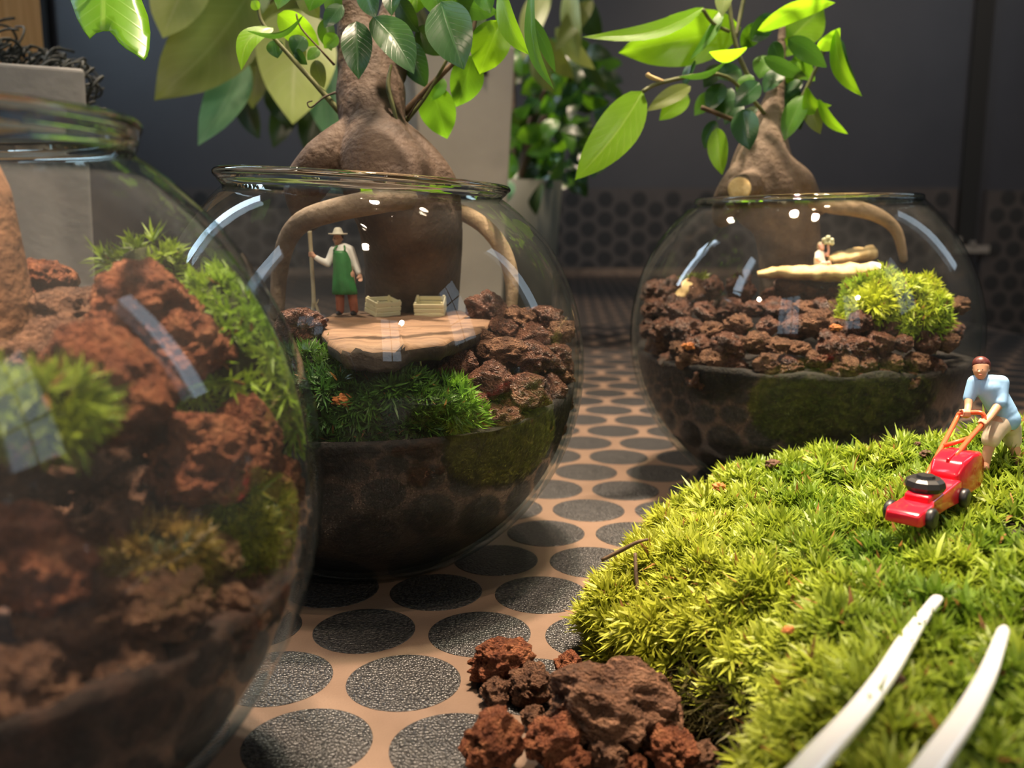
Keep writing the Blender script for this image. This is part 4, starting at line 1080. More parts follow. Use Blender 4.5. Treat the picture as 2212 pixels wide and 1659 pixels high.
tag(board, 'flat tan driftwood board under the gardener and two crates', 'driftwood')

SKIN = P('figure_skin', (0.62, 0.36, 0.24), 0.5); CREAM = P('cream_plastic', (0.78, 0.72, 0.44), 0.45)
SHIRT_W = P('white_paint', (0.74, 0.76, 0.72), 0.5); APRON_M = noisy('green_paint', [(0.02, 0.16, 0.035), (0.035, 0.22, 0.05)], 300, .45, .2, 700, .0003)
TROUSER = P('rust_paint', (0.30, 0.085, 0.04), 0.55); SHOE = P('black_paint', (0.02, 0.02, 0.022), 0.4); HAT = P('straw_paint', (0.74, 0.72, 0.60), 0.55)
HAIR = P('dark_brown_paint', (0.035, 0.018, 0.012), 0.5); EYE = P('eye_paint', (0.02, 0.015, 0.015), 0.4); LIP = P('lip_paint', (0.42, 0.13, 0.10), 0.5)
def ell(name, c, ax, mat, parent, sub=3):
    bv, bf = ico(sub); V = [c + ax[0] * v[0] + ax[1] * v[1] + ax[2] * v[2] for v in bv]
    return mk(name, V, bf, mat, parent)
X_, Y_, Z_ = Vector((1, 0, 0)), Vector((0, 1, 0)), Vector((0, 0, 1))

ZG = .378
g0 = ground(742, 679, PZ + .0004)
HG = px(184, ZG)                    # figure height
def G(x, z, y=0.0): return g0 + Vector((x * HG, y * HG, z * HG))
gard = thing('person', 'gardener in straw hat, green apron and rust trousers holding a forked pole', 'person', g0)
r_ = lambda a: a * HG
body = [
 [(G(-.02, .80), r_(.038)), (G(.0, .755), r_(.05)), (G(.015, .68), r_(.085)), (G(.02, .58), r_(.08)), (G(.025, .48), r_(.085))],
 [(G(-.038, .875, -.005), r_(.052)), (G(-.042, .845, -.01), r_(.045)), (G(-.045, .815, -.018), r_(.030))],
 [(G(-.048, .855, -.058), r_(.012)), (G(-.050, .845, -.066), r_(.012))],                     # nose
 [(G(.012, .858, .002), r_(.014))], [(G(-.088, .858, .004), r_(.013))],                        # ears
 [(G(-.085, .735), r_(.045)), (G(-.155, .585, -.03), r_(.034)), (G(-.155, .585, -.03), r_(.034)), (G(-.245, .635, -.075), r_(.027)), (G(-.298, .672, -.085), r_(.024)), (G(-.318, .690, -.082), r_(.026))],
 [(G(.095, .735), r_(.047)), (G(.155, .58, .0), r_(.036)), (G(.198, .475, -.02), r_(.026)), (G(.212, .435, -.025), r_(.025))],
 [(G(-.02, .46), r_(.07)), (G(-.035, .25), r_(.05)), (G(-.035, .05), r_(.036))],
 [(G(.075, .46), r_(.07)), (G(.105, .25, .01), r_(.05)), (G(.125, .05, .01), r_(.036))]]
# right hand of the picture: hanging, loosely curled
hb = G(.214, .425, -.028)
for k, (dx, ln) in enumerate(((-.020, .034), (-.007, .040), (.007, .038), (.019, .030))):
    p0 = hb + Vector((dx, -.004, -.004)) * HG; p1 = p0 + Vector((.006, -.010, -ln * .6)) * HG; p2 = p1 + Vector((-.002, -.014, -ln * .35)) * HG
    body.append([(p0, r_(.0085)), (p1, r_(.008)), (p2, r_(.007))])
p0 = hb + Vector((-.022, -.012, .012)) * HG; body.append([(p0, r_(.0095)), (p0 + Vector((-.014, -.016, -.014)) * HG, r_(.0085)), (p0 + Vector((-.012, -.024, -.026)) * HG, r_(.0075))])
# left hand of the picture: fingers closed round the pole
pc = G(-.330, .692, -.080)
for k in range(4):
    z = (.024 - .015 * k) * HG
    pts_ = []
    for j in range(5):
        a = math.radians(-20 - 62 * j)
        pts_.append((pc + Vector((math.cos(a) * .029 * HG, math.sin(a) * .029 * HG, z)), r_(.0085 - .0004 * j)))
    body.append(pts_)
body.append([(pc + Vector((.022, .012, .010)) * HG, r_(.010)), (pc + Vector((.008, .030, .022)) * HG, r_(.009)), (pc + Vector((-.012, .028, .030)) * HG, r_(.008))])
blob('body', body, SKIN, gard, HG * .0085, 1)
def shell(name, chains, mat, parent, vox, sm=2): return blob(name, chains, mat, parent, vox, sm)
shell('shirt', [
 [(G(.0, .765), r_(.058)), (G(.015, .68), r_(.098)), (G(.02, .58), r_(.092)), (G(.025, .47), r_(.094))],
 [(G(-.03, .765), r_(.046)), (G(-.088, .735), r_(.054)), (G(-.157, .585, -.03), r_(.043)), (G(-.245, .632, -.072), r_(.035)), (G(-.272, .652, -.08), r_(.033))],
 [(G(.03, .772), r_(.05)), (G(.095, .738), r_(.058)), (G(.158, .58), r_(.046)), (G(.195, .485, -.02), r_(.036))]], SHIRT_W, gard, HG * .011)
shell('trousers', [[(G(.0, .40), r_(.068)), (G(-.035, .25), r_(.056)), (G(-.037, .045), r_(.047))], [(G(.055, .40), r_(.068)), (G(.103, .25, .01), r_(.058)), (G(.125, .045, .01), r_(.048))]], TROUSER, gard, HG * .011)
for sx in (-.04, .128):
    shell('shoe', [[(G(sx, .022, .01), r_(.034)), (G(sx - .015, .018, -.055), r_(.026))]], SHOE, gard, HG * .01)
# apron: a curved sheet with thickness, bib and skirt, plus two straps and a waist band
def sheet(prof, th, name, mat, parent, nx=14):
    """prof: rows of (z, x-left, x-right, front y at middle, front y at sides)"""
    V, Fc = [], []; m = nx + 1
    for lay in (0, 1):
        for z, xl, xr, ym, ys in prof:
            for i in range(m):
                s = i / nx; a = (s - .5) * 2
                y = ym + (ys - ym) * abs(a) ** 2.2 + (.006 * math.sin(s * 19 + z * 9) if z < .45 else 0)
                V.append(G(xl + (xr - xl) * s, z, y + (th if lay else 0)))
    n = len(prof); L = n * m
    for i in range(n - 1):
        for j in range(nx):
            k = i * m + j; Fc.append((k, k + 1, k + m + 1, k + m)); Fc.append((L + k, L + k + m, L + k + m + 1, L + k + 1))
    for i in range(n - 1):
        for j in (0, nx):
            k = i * m + j; Fc.append((k, k + m, L + k + m, L + k) if j == 0 else (k, L + k, L + k + m, k + m))
    for j in range(nx):
        Fc.append((j, L + j, L + j + 1, j + 1)); k = (n - 1) * m + j; Fc.append((k, k + 1, L + k + 1, L + k))
    return mk(name, V, Fc, mat, parent)
ap = sheet([(.735, -.075, .062, -.108, -.085), (.70, -.085, .085, -.115, -.070), (.64, -.093, .108, -.118, -.050), (.57, -.095, .115, -.115, -.038), (.50, -.098, .122, -.112, -.032), (.44, -.104, .135, -.114, -.030), (.36, -.112, .152, -.116, -.028), (.28, -.120, .168, -.116, -.026), (.235, -.122, .172, -.114, -.024)], .016, 'apron', APRON_M, gard)
for pts_ in ([(-.070, .735, -.092), (-.055, .765, -.070), (-.035, .790, -.030)], [(.055, .735, -.092), (.052, .765, -.072), (.040, .790, -.030)]):
    tube('strap', [G(x, z, y) for x, z, y in pts_], r_(.012), APRON_M, ap, 6)
hc = G(-.035, .925, .004)
mk('hat', *lathe_geo([(.0005 * HG, .072 * HG), (.022 * HG, .071 * HG), (.040 * HG, .060 * HG), (.050 * HG, .035 * HG), (.060 * HG, .008 * HG), (.085 * HG, -.006 * HG), (.106 * HG, -.002 * HG), (.110 * HG, .004 * HG), (.106 * HG, -.008 * HG), (.08 * HG, -.014 * HG), (.050 * HG, -.008 * HG)], hc, 36), HAT, gard)
ell('hair', G(-.018, .888, .022), [X_ * r_(.048), Y_ * r_(.042), Z_ * r_(.036)], HAIR, gard)
for dx in (-.068, -.028):
    ell('eye', G(dx, .872, -.052), [X_ * r_(.006), Y_ * r_(.004), Z_ * r_(.005)], EYE, gard, 2)
ell('mouth', G(-.047, .818, -.046), [X_ * r_(.013), Y_ * r_(.004), Z_ * r_(.004)], LIP, gard, 2)
# forked pole
fork = thing('forked_pole', 'pale forked wooden pole standing in the hand of the gardener', 'pole', G(-.322, .02, -.06))
PALEWOOD = noisy('pale_twig_paint', [(0.42, 0.38, 0.24), (0.56, 0.51, 0.34)], 400, .6)
tube('shaft', [G(-.338, .958, -.085), G(-.334, .80, -.082), G(-.330, .60, -.08), G(-.326, .40, -.075), G(-.324, .20, -.07), G(-.325, .13, -.068)], [r_(.026), r_(.024), r_(.023), r_(.023), r_(.024), r_(.027)], PALEWOOD, fork, 12)
tube('prong', [G(-.325, .15, -.068), G(-.345, .06, -.066), G(-.352, .0, -.066)], [r_(.022), r_(.019), r_(.012)], PALEWOOD, fork, 10)
tube('prong', [G(-.322, .16, -.066), G(-.285, .06, -.06), G(-.262, -.02, -.055)], [r_(.021), r_(.018), r_(.012)], PALEWOOD, fork, 10)
tube('side_twig', [G(-.305, .115, -.066), G(-.28, .15, -.07), G(-.268, .185, -.072)], [r_(.009), r_(.007), r_(.004)], PALEWOOD, fork, 6)
# slatted crates
def crate(c, L, W, Hh, yaw, label, tilt=0.0):
    root = thing('crate', label, 'crate', c, 'cream slatted crates')
    ex = Vector((math.cos(yaw), math.sin(yaw), 0)); ey = Vector((-math.sin(yaw), math.cos(yaw), 0)); ez = Vector((0, 0, 1))
    if tilt:
        q = Matrix.Rotation(tilt, 3, ex); ey = q @ ey; ez = q @ ez
    th = Hh * .075; sh = Hh * .138
    for sx in (-1, 1):
        for sy in (-1, 1):
            bevel(mk('post', *box_geo(c + ex * sx * (L / 2 - th * 1.6) + ey * sy * (W / 2 - th * 1.6) + ez * (Hh * .51), ex * th, ey * th, ez * Hh * .51), CREAM, root, smooth=False), th * .4)
    for k in range(3):
        z = Hh * (.16 + .315 * k)
        for s in (-1, 1):
            bevel(mk('slat', *box_geo(c + ey * s * (W / 2 - th * .6) + ez * z, ex * L / 2, ey * th * .6, ez * sh), CREAM, root, smooth=False), th * .5)
            bevel(mk('slat', *box_geo(c + ex * s * (L / 2 - th * .6) + ez * z, ex * th * .6, ey * (W / 2 - th * 1.2), ez * sh), CREAM, root, smooth=False), th * .5)
    mk('bottom', *box_geo(c + ez * Hh * .06, ex * (L / 2 - th), ey * (W / 2 - th), ez * th * .6), CREAM, root, smooth=False)
    return root
crate(ground(823, 680, PZ + .0005) + Vector((0, .004, 0)), .0118, .0092, .0066, math.radians(40), 'cream slatted crate turned cornerwise, next to the gardener', math.radians(12))
crate(ground(929, 679, PZ + .0005) + Vector((0, .003, 0)), .0124, .0085, .0066, math.radians(-3), 'cream slatted crate facing square on, farther from the gardener', math.radians(20))

# small dry bits and sprouts
FLAKE = noisy('orange_flake', [(0.28, 0.07, 0.015), (0.55, 0.20, 0.05)], 300, .7)
SPROUT = P('pale_sprout', (0.62, 0.66, 0.42), 0.5)
DARKBIT = noisy('dark_bit', [(0.03, 0.015, 0.01), (0.14, 0.07, 0.04)], 300, .8)
def flake(p, r, mat, label, flat=.35, group=None):
    bv, bf = ico(4); s = rng.uniform(0, 99)
    V = [p + Vector(v) * r * (1 + .55 * noise.noise(Vector(v) * 2.6 + Vector((s, 0, 0)))) * 1.0 for v in bv]
    V = [Vector((v.x, p.y + (v.y - p.y) * .7, p.z + (v.z - p.z) * flat)) for v in V]
    return tag(mk('plant_scrap', V, bf, mat), label, 'plant scrap', group)
p, Z = in_bowl(C2, 745, 866, .045); flake(p, px(24, Z), FLAKE, 'crumbly orange scrap on the dark moss of the middle bowl', .55)
p, Z = in_bowl(C2, 942, 762, .10); flake(p, px(14, Z), FLAKE, 'tiny orange scrap under the driftwood board edge', .6)
def sprout(nodes, label):
    P_, R_ = [], []
    for u, v, fr, r in nodes:
        q, Z = in_bowl(C2, u, v, fr); P_.append(q); R_.append(px(r, Z))
    return tag(tube('sprout', P_, R_, SPROUT, None, 8), label, 'sprout')
sprout([(908, 790, .09, 3), (906, 765, .08, 3), (908, 748, .075, 6), (910, 742, .075, 3)], 'pale sprout standing before the dark underside of the driftwood')
sprout([(896, 846, .05, 2.5), (908, 852, .045, 3), (913, 866, .042, 5), (914, 873, .042, 3)], 'pale hooked sprout hanging in the dark moss of the middle bowl')
for u, v, r, m, lab in ((1552, 1080, 15, FLAKE, 'orange dry leaf scrap on the moss slab, left side'), (1668, 1028, 15, DARKBIT, 'brown crumb on the far part of the moss slab'), (1998, 1008, 13, DARKBIT, 'black crumb on the moss beside the mower handle'),
                        (1980, 985, 7, DARKBIT, 'tiny brown speck on the moss behind the black crumb'), (1952, 1388, 14, FLAKE, 'reddish scrap in the moss between the two tweezer tips'), (1925, 1510, 22, DARKBIT, 'brown scrap in the moss beside the near tweezer arm'), (1700, 1400, 12, FLAKE, 'rusty scrap in the moss left of the tweezers')):
    g = surf(u, v); Z = g.y * CP + (H - g.z) * SP
    flake(g + Vector((0, 0, .0045)), px(r, Z), m, lab, .7)
for nodes, lab in (([(1300, 1210, .292), (1340, 1190, .290), (1375, 1172, .288), (1400, 1165, .287)], 'thin brown stalk sticking out of the left end of the moss'),
                   ([(1372, 1195, .284), (1374, 1240, .281), (1378, 1285, .279)], 'straw coloured stalk lying across the left end of the moss')):
    tag(tube('dry_stalk', [at(*q) for q in nodes], [.0006, .0007, .0006, .0004][:len(nodes)], TWIG_BROWN, None, 6), lab, 'stalk')

# ------------------------------------------------------------------ mower and its man on the moss
RED = P('red_plastic', (0.62, 0.012, 0.03), 0.22, coat=.5); ORANGE = P('orange_plastic', (0.72, 0.10, 0.03), 0.35); BLACKP = P('black_plastic', (0.018, 0.017, 0.017), 0.4); GREYP = P('grey_plastic', (0.30, 0.27, 0.22), 0.45)
mz = .0525
fr_ = ground(2012, 1140, mz); rr_ = ground(2085, 1092, mz)
fx = (fr_ - rr_); WB = fx.length; fx.normalize(); fy = Vector((-fx.y, fx.x, 0)) * -1      # forward, and away from the lens
if fy.y < 0: fy = -fy
WD = .0105
m0 = (fr_ + rr_) / 2 + fy * WD / 2
mow = thing('lawn_mower', 'red toy lawn mower with orange handle standing on the moss', 'mower', m0)
def M(x, y, z): return m0 + fx * x * WB + fy * y * WD + Vector((0, 0, z * WB))
def loft(name, secs, mat, parent, bev=.0006):
    """secs: list of (x, half-width, z0, z1)"""
    V, Fc = [], []
    for x, hw, z0, z1 in secs: V += [M(x, -hw, z0), M(x, hw, z0), M(x, hw * .92, z1), M(x, -hw * .92, z1)]
    for i in range(len(secs) - 1):
        for s in range(4):
            q = (s + 1) % 4; Fc.append((i * 4 + s, i * 4 + q, (i + 1) * 4 + q, (i + 1) * 4 + s))
    Fc.append((3, 2, 1, 0)); e = (len(secs) - 1) * 4; Fc.append((e, e + 1, e + 2, e + 3))
    o = mk(name, V, Fc, mat, parent); bevel(o, bev, 3); return o
loft('deck', [(.78, .44, .06, .17), (.72, .48, .05, .20), (.40, .47, .05, .21), (.36, .42, .05, .23), (-.05, .42, .05, .26), (-.30, .46, .05, .30), (-.48, .46, .06, .30)], RED, mow)
loft('engine_block', [(.42, .34, .17, .28), (.20, .38, .18, .31), (-.02, .34, .20, .31)], RED, mow, .0005)
cap_c = M(.20, 0, .31)
prof = [(.0002, .0030), (.0020, .0030), (.0022, .0023), (.0034, .0024), (.0044, .0018), (.0047, .0006), (.0042, -.0004), (.0002, -.0004)]
mk('engine_cap', *lathe_geo([(r * WB / .022 * .95, z * WB / .022) for r, z in prof], cap_c, 10), BLACKP, mow, smooth=False)
mk('cap_disc', *lathe_geo([(.0002, .0034), (.0014, .0034), (.0016, .0029)], cap_c, 16), GREYP, mow)
loft('grass_bag', [(-.34, .40, .14, .36), (-.44, .47, .10, .48), (-.70, .50, .08, .53), (-.98, .50, .08, .50), (-1.12, .46, .12, .42), (-1.16, .40, .18, .34)], RED, mow, .0011)
loft('bag_ridge', [(-.42, .05, .42, .50), (-.70, .05, .48, .56), (-1.0, .05, .45, .53)], RED, mow, .0003)
def wheel(x, y, r):
    c = M(x, y, r / WB); pts_ = [c - fy * .0011, c + fy * .0011]
    V, Fc = [], []
    for rr, dy in ((r * .35, -.0012), (r * .8, -.0012), (r, -.0006), (r, .0006), (r * .8, .0012), (r * .35, .0012)):
        for s in range(24):
            a = 2 * math.pi * s / 24; V.append(c + fy * dy + fx * rr * math.cos(a) + Vector((0, 0, rr * math.sin(a))))
    for i in range(5):
        for s in range(24): q = (s + 1) % 24; Fc.append((i * 24 + s, i * 24 + q, (i + 1) * 24 + q, (i + 1) * 24 + s))
    Fc.append(tuple(range(23, -1, -1))); Fc.append(tuple(5 * 24 + s for s in range(24)))
    mk('wheel', V, Fc, BLACKP, mow)
for x, y, r in ((.55, -.52, .0029), (.55, .52, .0029), (-.42, -.52, .0028), (-.42, .52, .0028)): wheel(x, y, r)
ZT = .292
hl0, hl1 = M(-.24, .42, .26), at(2068, 902, ZT); hr0, hr1 = M(-.60, -.05, .50), at(2124, 912, ZT - .005)
tube('handle', [hl0, hl0.lerp(hl1, .5), hl0.lerp(hl1, .96), at(2074, 893, ZT), at(2100, 891, ZT - .002), at(2122, 893, ZT - .004), hr1, hr0.lerp(hr1, .5), hr0], .00075, ORANGE, mow, 8, 3)
tube('crossbar', [hl0.lerp(hl1, .52), hr0.lerp(hr1, .52)], .0007, ORANGE, mow, 8, 1)
# the man
ZM = .296
SHIRT_B = P('light_blue_paint', (0.28, 0.50, 0.78), 0.5); SHORTS = P('beige_paint', (0.62, 0.52, 0.38), 0.55); SKIN2 = P('tan_skin', (0.55, 0.30, 0.18), 0.5); HAIR2 = P('reddish_hair', (0.10, 0.022, 0.018), 0.4); SANDAL = P('brown_shoe', (0.25, 0.12, 0.06), 0.5)
def J(cu, cv, dz=0.0): return at(1900 + cu / 3.77, 740 + cv / 3.77, ZM + dz)     # crop pixels to a point
k_ = px(1 / 3.77, ZM)
foot_b = J(1165, 1030, .004); foot_f = J(870, 990, -.002)
man = thing('person', 'man in light blue shirt and beige shorts leaning to push the red mower', 'person', (foot_b + foot_f) / 2)
rr2 = lambda a: a * k_
body2 = [
 [(J(840, 290), rr2(42)), (J(870, 330), rr2(60)), (J(900, 380), rr2(95)), (J(960, 480), rr2(92)), (J(1010, 570), rr2(90)), (J(1035, 640), rr2(92))],
 [(J(825, 195, -.001), rr2(62)), (J(822, 235, -.0015), rr2(54)), (J(824, 265, -.002), rr2(36))],
 [(J(812, 232, -.0062), rr2(11)), (J(810, 240, -.0067), rr2(12))], [(J(885, 225), rr2(15))], [(J(768, 222, .002), rr2(14))],
 [(J(780, 320, .001), rr2(50)), (J(728, 440, .001), rr2(36)), (J(722, 520, -.0005), rr2(29)), (J(712, 575, -.003), rr2(26)), (J(705, 592, -.004), rr2(27))],
 [(J(985, 330, -.001), rr2(52)), (J(975, 500, -.003), rr2(38)), (J(905, 600, -.005), rr2(30)), (J(835, 680, -.007), rr2(26)), (J(822, 698, -.0075), rr2(28))],
 [(J(960, 670, -.001), rr2(80)), (J(905, 800, -.002), rr2(50)), (J(878, 900, -.002), rr2(38)), (J(868, 985, -.002), rr2(30))],
 [(J(1060, 680, .003), rr2(80)), (J(1085, 820, .004), rr2(48)), (J(1120, 930, .004), rr2(38)), (J(1158, 1025, .004), rr2(28))]]
def grip(c, ax, r0):
    """four fingers and a thumb closed round a bar through c along ax"""
    a1 = ax.orthogonal().normalized(); a2 = ax.cross(a1)
    out = []
    for k in range(4):
        base = c + ax * rr2(-24 + 16 * k); ch = []
        for j in range(5):
            a = math.radians(40 + 62 * j); ch.append((base + (a1 * math.cos(a) + a2 * math.sin(a)) * r0, rr2(9.5 - .5 * j)))
        out.append(ch)
    base = c + ax * rr2(-34); out.append([(base + a1 * r0, rr2(11)), (base + (a1 * .2 - a2) * r0, rr2(10)), (base - a1 * r0 * .9 + ax * rr2(6), rr2(9))])
    return out
body2 += grip(at(2086, 893, ZT - .001), X_, .0012) + grip(hr1.lerp(hr0, .05), (hr0 - hr1).normalized(), .0012)
blob('body', body2, SKIN2, man, k_ * 8.5, 1)
shell('shirt', [
 [(J(862, 318), rr2(62)), (J(898, 378), rr2(106)), (J(960, 480), rr2(104)), (J(1012, 570), rr2(102)), (J(1036, 625), rr2(104))],
 [(J(830, 310, .001), rr2(52)), (J(778, 325, .001), rr2(62)), (J(738, 425, .001), rr2(50)), (J(730, 450, .001), rr2(48))],
 [(J(900, 320, -.001), rr2(60)), (J(985, 330, -.001), rr2(66)), (J(984, 430, -.002), rr2(58)), (J(980, 490, -.003), rr2(54))]], SHIRT_B, man, k_ * 11)
shell('shorts', [[(J(1000, 645), rr2(96)), (J(955, 690, -.001), rr2(88)), (J(912, 770, -.002), rr2(74)), (J(905, 790, -.002), rr2(72))], [(J(1030, 645, .001), rr2(98)), (J(1062, 700, .003), rr2(86)), (J(1085, 800, .004), rr2(68))]], SHORTS, man, k_ * 11)
shell('hair', [[(J(824, 172, -.0008), rr2(64)), (J(830, 180, .001), rr2(68)), (J(840, 198, .003), rr2(62))], [(J(786, 190, 0), rr2(34)), (J(862, 190, 0), rr2(36))]], HAIR2, man, k_ * 10)
for du in (800, 838): ell('eye', J(du, 222, -.0057), [X_ * rr2(6), Y_ * rr2(4), Z_ * rr2(5)], EYE, man, 2)
ell('mouth', J(820, 262, -.0046), [X_ * rr2(14), Y_ * rr2(4), Z_ * rr2(4)], LIP, man, 2)
for ft in (foot_b, foot_f): shell('shoe', [[(ft + Vector((0, .001, 0)), rr2(30)), (ft + Vector((-.0015, -.003, -.0004)), rr2(26))]], SANDAL, man, k_ * 10)

# ------------------------------------------------------------------ tweezers
STEEL = P('glare_white_steel', (0.96, 0.96, 0.96), 0.3, 0.3)  # white, mostly non-metal base imitates overexposed lamp glare on the steel
tw = thing('tweezers', 'pair of bright steel tweezer arms reaching in over the moss', 'tweezers', at(1900, 1650, .165))
def arm(nodes):
    P_, W_ = [], []
    for u, v, Z, wpx in nodes: P_.append(at(u, v, Z)); W_.append(px(wpx, Z) * .43)
    P_, W_ = spline(P_, W_, 8); fr = frames(P_); V, Fc = [], []; sg = 16
    for i, (p, wd, (t, n, b)) in enumerate(zip(P_, W_, fr)):
        s_ = t.cross(Z_).normalized(); n_ = s_.cross(t).normalized()
        kk = min(1, (len(P_) - 1 - i) / 5 + .35)
        for k in range(sg):
            a = 2 * math.pi * k / sg
            ca, sa = math.cos(a), math.sin(a)
            V.append(p + s_ * wd * kk * math.copysign(abs(ca) ** .75, ca) + n_ * wd * .62 * kk * math.copysign(abs(sa) ** .75, sa))
    m = len(P_)
    for i in range(m - 1):
        for k in range(sg): q = (k + 1) % sg; Fc.append((i * sg + k, i * sg + q, (i + 1) * sg + q, (i + 1) * sg + k))
    Fc.append(tuple(range(sg - 1, -1, -1))); Fc.append(tuple((m - 1) * sg + k for k in range(sg)))
    return mk('arm', V, Fc, STEEL, tw)
arm([(1560, 1900, .130, 92), (1690, 1728, .142, 82), (1762, 1640, .152, 72), (1852, 1540, .168, 60), (1912, 1460, .180, 52), (1952, 1395, .190, 46), (1985, 1345, .198, 36), (2016, 1304, .200, 30), (2030, 1288, .202, 24)])
arm([(1850, 1900, .122, 92), (1960, 1735, .134, 80), (2010, 1655, .143, 70), (2082, 1552, .157, 58), (2122, 1480, .168, 48), (2140, 1440, .174, 42), (2160, 1385, .180, 33), (2171, 1352, .183, 26)])

# ------------------------------------------------------------------ things in the right rear bowl
def plank(name, nodes, mat, label, cat='driftwood', th=.55):
    """a broken stick: tapering, uneven, flattened"""
    P_, R_ = [], []
    for u, v, Z, r in nodes: P_.append(at(u, v, Z)); R_.append(px(r, Z))
    P_, R_ = spline(P_, R_, 6); fr = frames(P_); V, Fc = [], []; sg = 14
    for i, (p, r, (t, n, b)) in enumerate(zip(P_, R_, fr)):
        s_ = t.cross(Z_).normalized(); n_ = s_.cross(t).normalized()
        for k in range(sg):
            a = 2 * math.pi * k / sg; q = p + s_ * 1.7 * r * math.cos(a) + n_ * th * r * math.sin(a)
            V.append(q + (q - p) * .45 * noise.noise(q * 260))
    m = len(P_)
    for i in range(m - 1):
        for k in range(sg): q = (k + 1) % sg; Fc.append((i * sg + k, i * sg + q, (i + 1) * sg + q, (i + 1) * sg + k))
    Fc.append(tuple(range(sg - 1, -1, -1))); Fc.append(tuple((m - 1) * sg + k for k in range(sg)))
    return tag(mk(name, V, Fc, mat), label, cat)
plank('driftwood_board', [(1636, 592, .445, 9), (1690, 588, .442, 18), (1760, 590, .438, 22), (1830, 588, .436, 22), (1885, 578, .436, 17)], YELLOWWOOD, 'yellow driftwood board under the seated figure, right rear bowl', th=.75)
plank('driftwood_stick', [(1792, 562, .455, 14), (1830, 556, .456, 18), (1885, 546, .456, 16)], YELLOWWOOD, 'short yellow stick behind the seated figure, right rear bowl', th=.9)
plank('driftwood_stick', [(1464, 648, .455, 9), (1476, 628, .458, 11), (1488, 606, .462, 7)], YELLOWWOOD, 'pale upright stick beside the small tuft, right rear bowl', th=.9)
ORN = P('pale_figure_paint', (0.70, 0.66, 0.58), 0.5); WHT = P('white_figurine_paint', (0.78, 0.78, 0.78), 0.4); PINK = P('figure_pink', (0.62, 0.34, 0.26), .5)
ZS = .442
k3 = px(1, ZS)
def S(u, v, dz=0.0): return at(u, v, ZS + dz)
sit = thing('person', 'tiny seated figure in pale clothes holding up a flower bunch', 'person', S(1778, 576))
sb = [[(S(1772, 540), 4 * k3), (S(1772, 552), 8 * k3), (S(1770, 566), 10 * k3), (S(1772, 574), 11 * k3)],
      [(S(1774, 532, -.0005), 7 * k3), (S(1775, 537, -.001), 5.5 * k3)], [(S(1776, 535, -.0019), 1.5 * k3)],
      [(S(1778, 546), 4 * k3), (S(1788, 552, -.001), 3 * k3), (S(1790, 540, -.0015), 2.6 * k3), (S(1789, 533, -.0015), 2.8 * k3)],
      [(S(1765, 547), 4 * k3), (S(1764, 560, -.002), 3 * k3), (S(1774, 566, -.0025), 2.6 * k3)],
      [(S(1776, 574, -.001), 6 * k3), (S(1790, 568, -.003), 5 * k3), (S(1794, 580, -.003), 4 * k3)],
      [(S(1768, 575, -.001), 6 * k3), (S(1780, 570, -.004), 5 * k3), (S(1784, 582, -.004), 4 * k3)]]
for q in range(5): sb.append([(S(1787 + q, 532, -.0017), 1.1 * k3), (S(1787.5 + q, 528.5 + abs(q - 2) * .6, -.0019), 1.0 * k3)])
blob('body', sb, PINK, sit, k3 * 1.0, 1)
blob('dress', [[(S(1772, 547), 8.5 * k3), (S(1770, 560), 11.5 * k3), (S(1772, 573), 13 * k3)], [(S(1765, 548), 5 * k3), (S(1764, 558, -.002), 4.2 * k3)], [(S(1778, 573, -.002), 8 * k3)]], ORN, sit, k3 * 1.2, 1)
blob('hair', [[(S(1773, 529.5, .0004), 7.6 * k3), (S(1771, 534, .001), 6.5 * k3)]], P('fair_hair', (.55, .45, .3), .5), sit, k3 * 1.2, 1)
bun = thing('flower_bunch', 'cream flower bunch held up by the seated figure', 'flowers', S(1790, 536, -.0015))
FL = P('cream_flower', (0.72, 0.74, 0.50), .6)
tube('stem', [S(1789, 540, -.0016), S(1789, 528, -.0016), S(1787, 522, -.0016)], .9 * k3, TWIG, bun, 6)
for du, dv, r in ((1780, 518, 4.5), (1788, 514, 5.5), (1796, 519, 5), (1791, 524, 5), (1783, 524, 4), (1798, 526, 4)):
    c = S(du, dv, -.0016); bv, bf = ico(3)
    mk('blossom', [c + Vector(v) * r * k3 * (1 + .3 * math.sin(7 * v[0]) * math.sin(7 * v[2])) for v in bv], bf, FL, bun)
# white bird-like figurine lying on the moss
figu = blob('figurine', [[(S(1876, 586, -.008), 9 * k3), (S(1890, 582, -.008), 12 * k3), (S(1904, 586, -.008), 8 * k3)], [(S(1888, 578, -.008), 9 * k3), (S(1884, 572, -.009), 6.5 * k3), (S(1898, 574, -.008), 6 * k3), (S(1908, 580, -.008), 3 * k3)], [(S(1872, 592, -.008), 7 * k3), (S(1910, 592, -.008), 6 * k3)]], WHT, None, k3 * 1.3, 2)
tag(figu, 'small white rounded figurine on top of the yellow green moss', 'figurine')
for u, v, lab in ((1805, 708, 'orange oval chip on a stone near the front glass, right rear bowl'), (1486, 748, 'dull orange chip low at the left glass, right rear bowl')):
    p, Z = in_bowl(C3, u, v, .012); flake(p, px(13, Z), FLAKE, lab, .55)

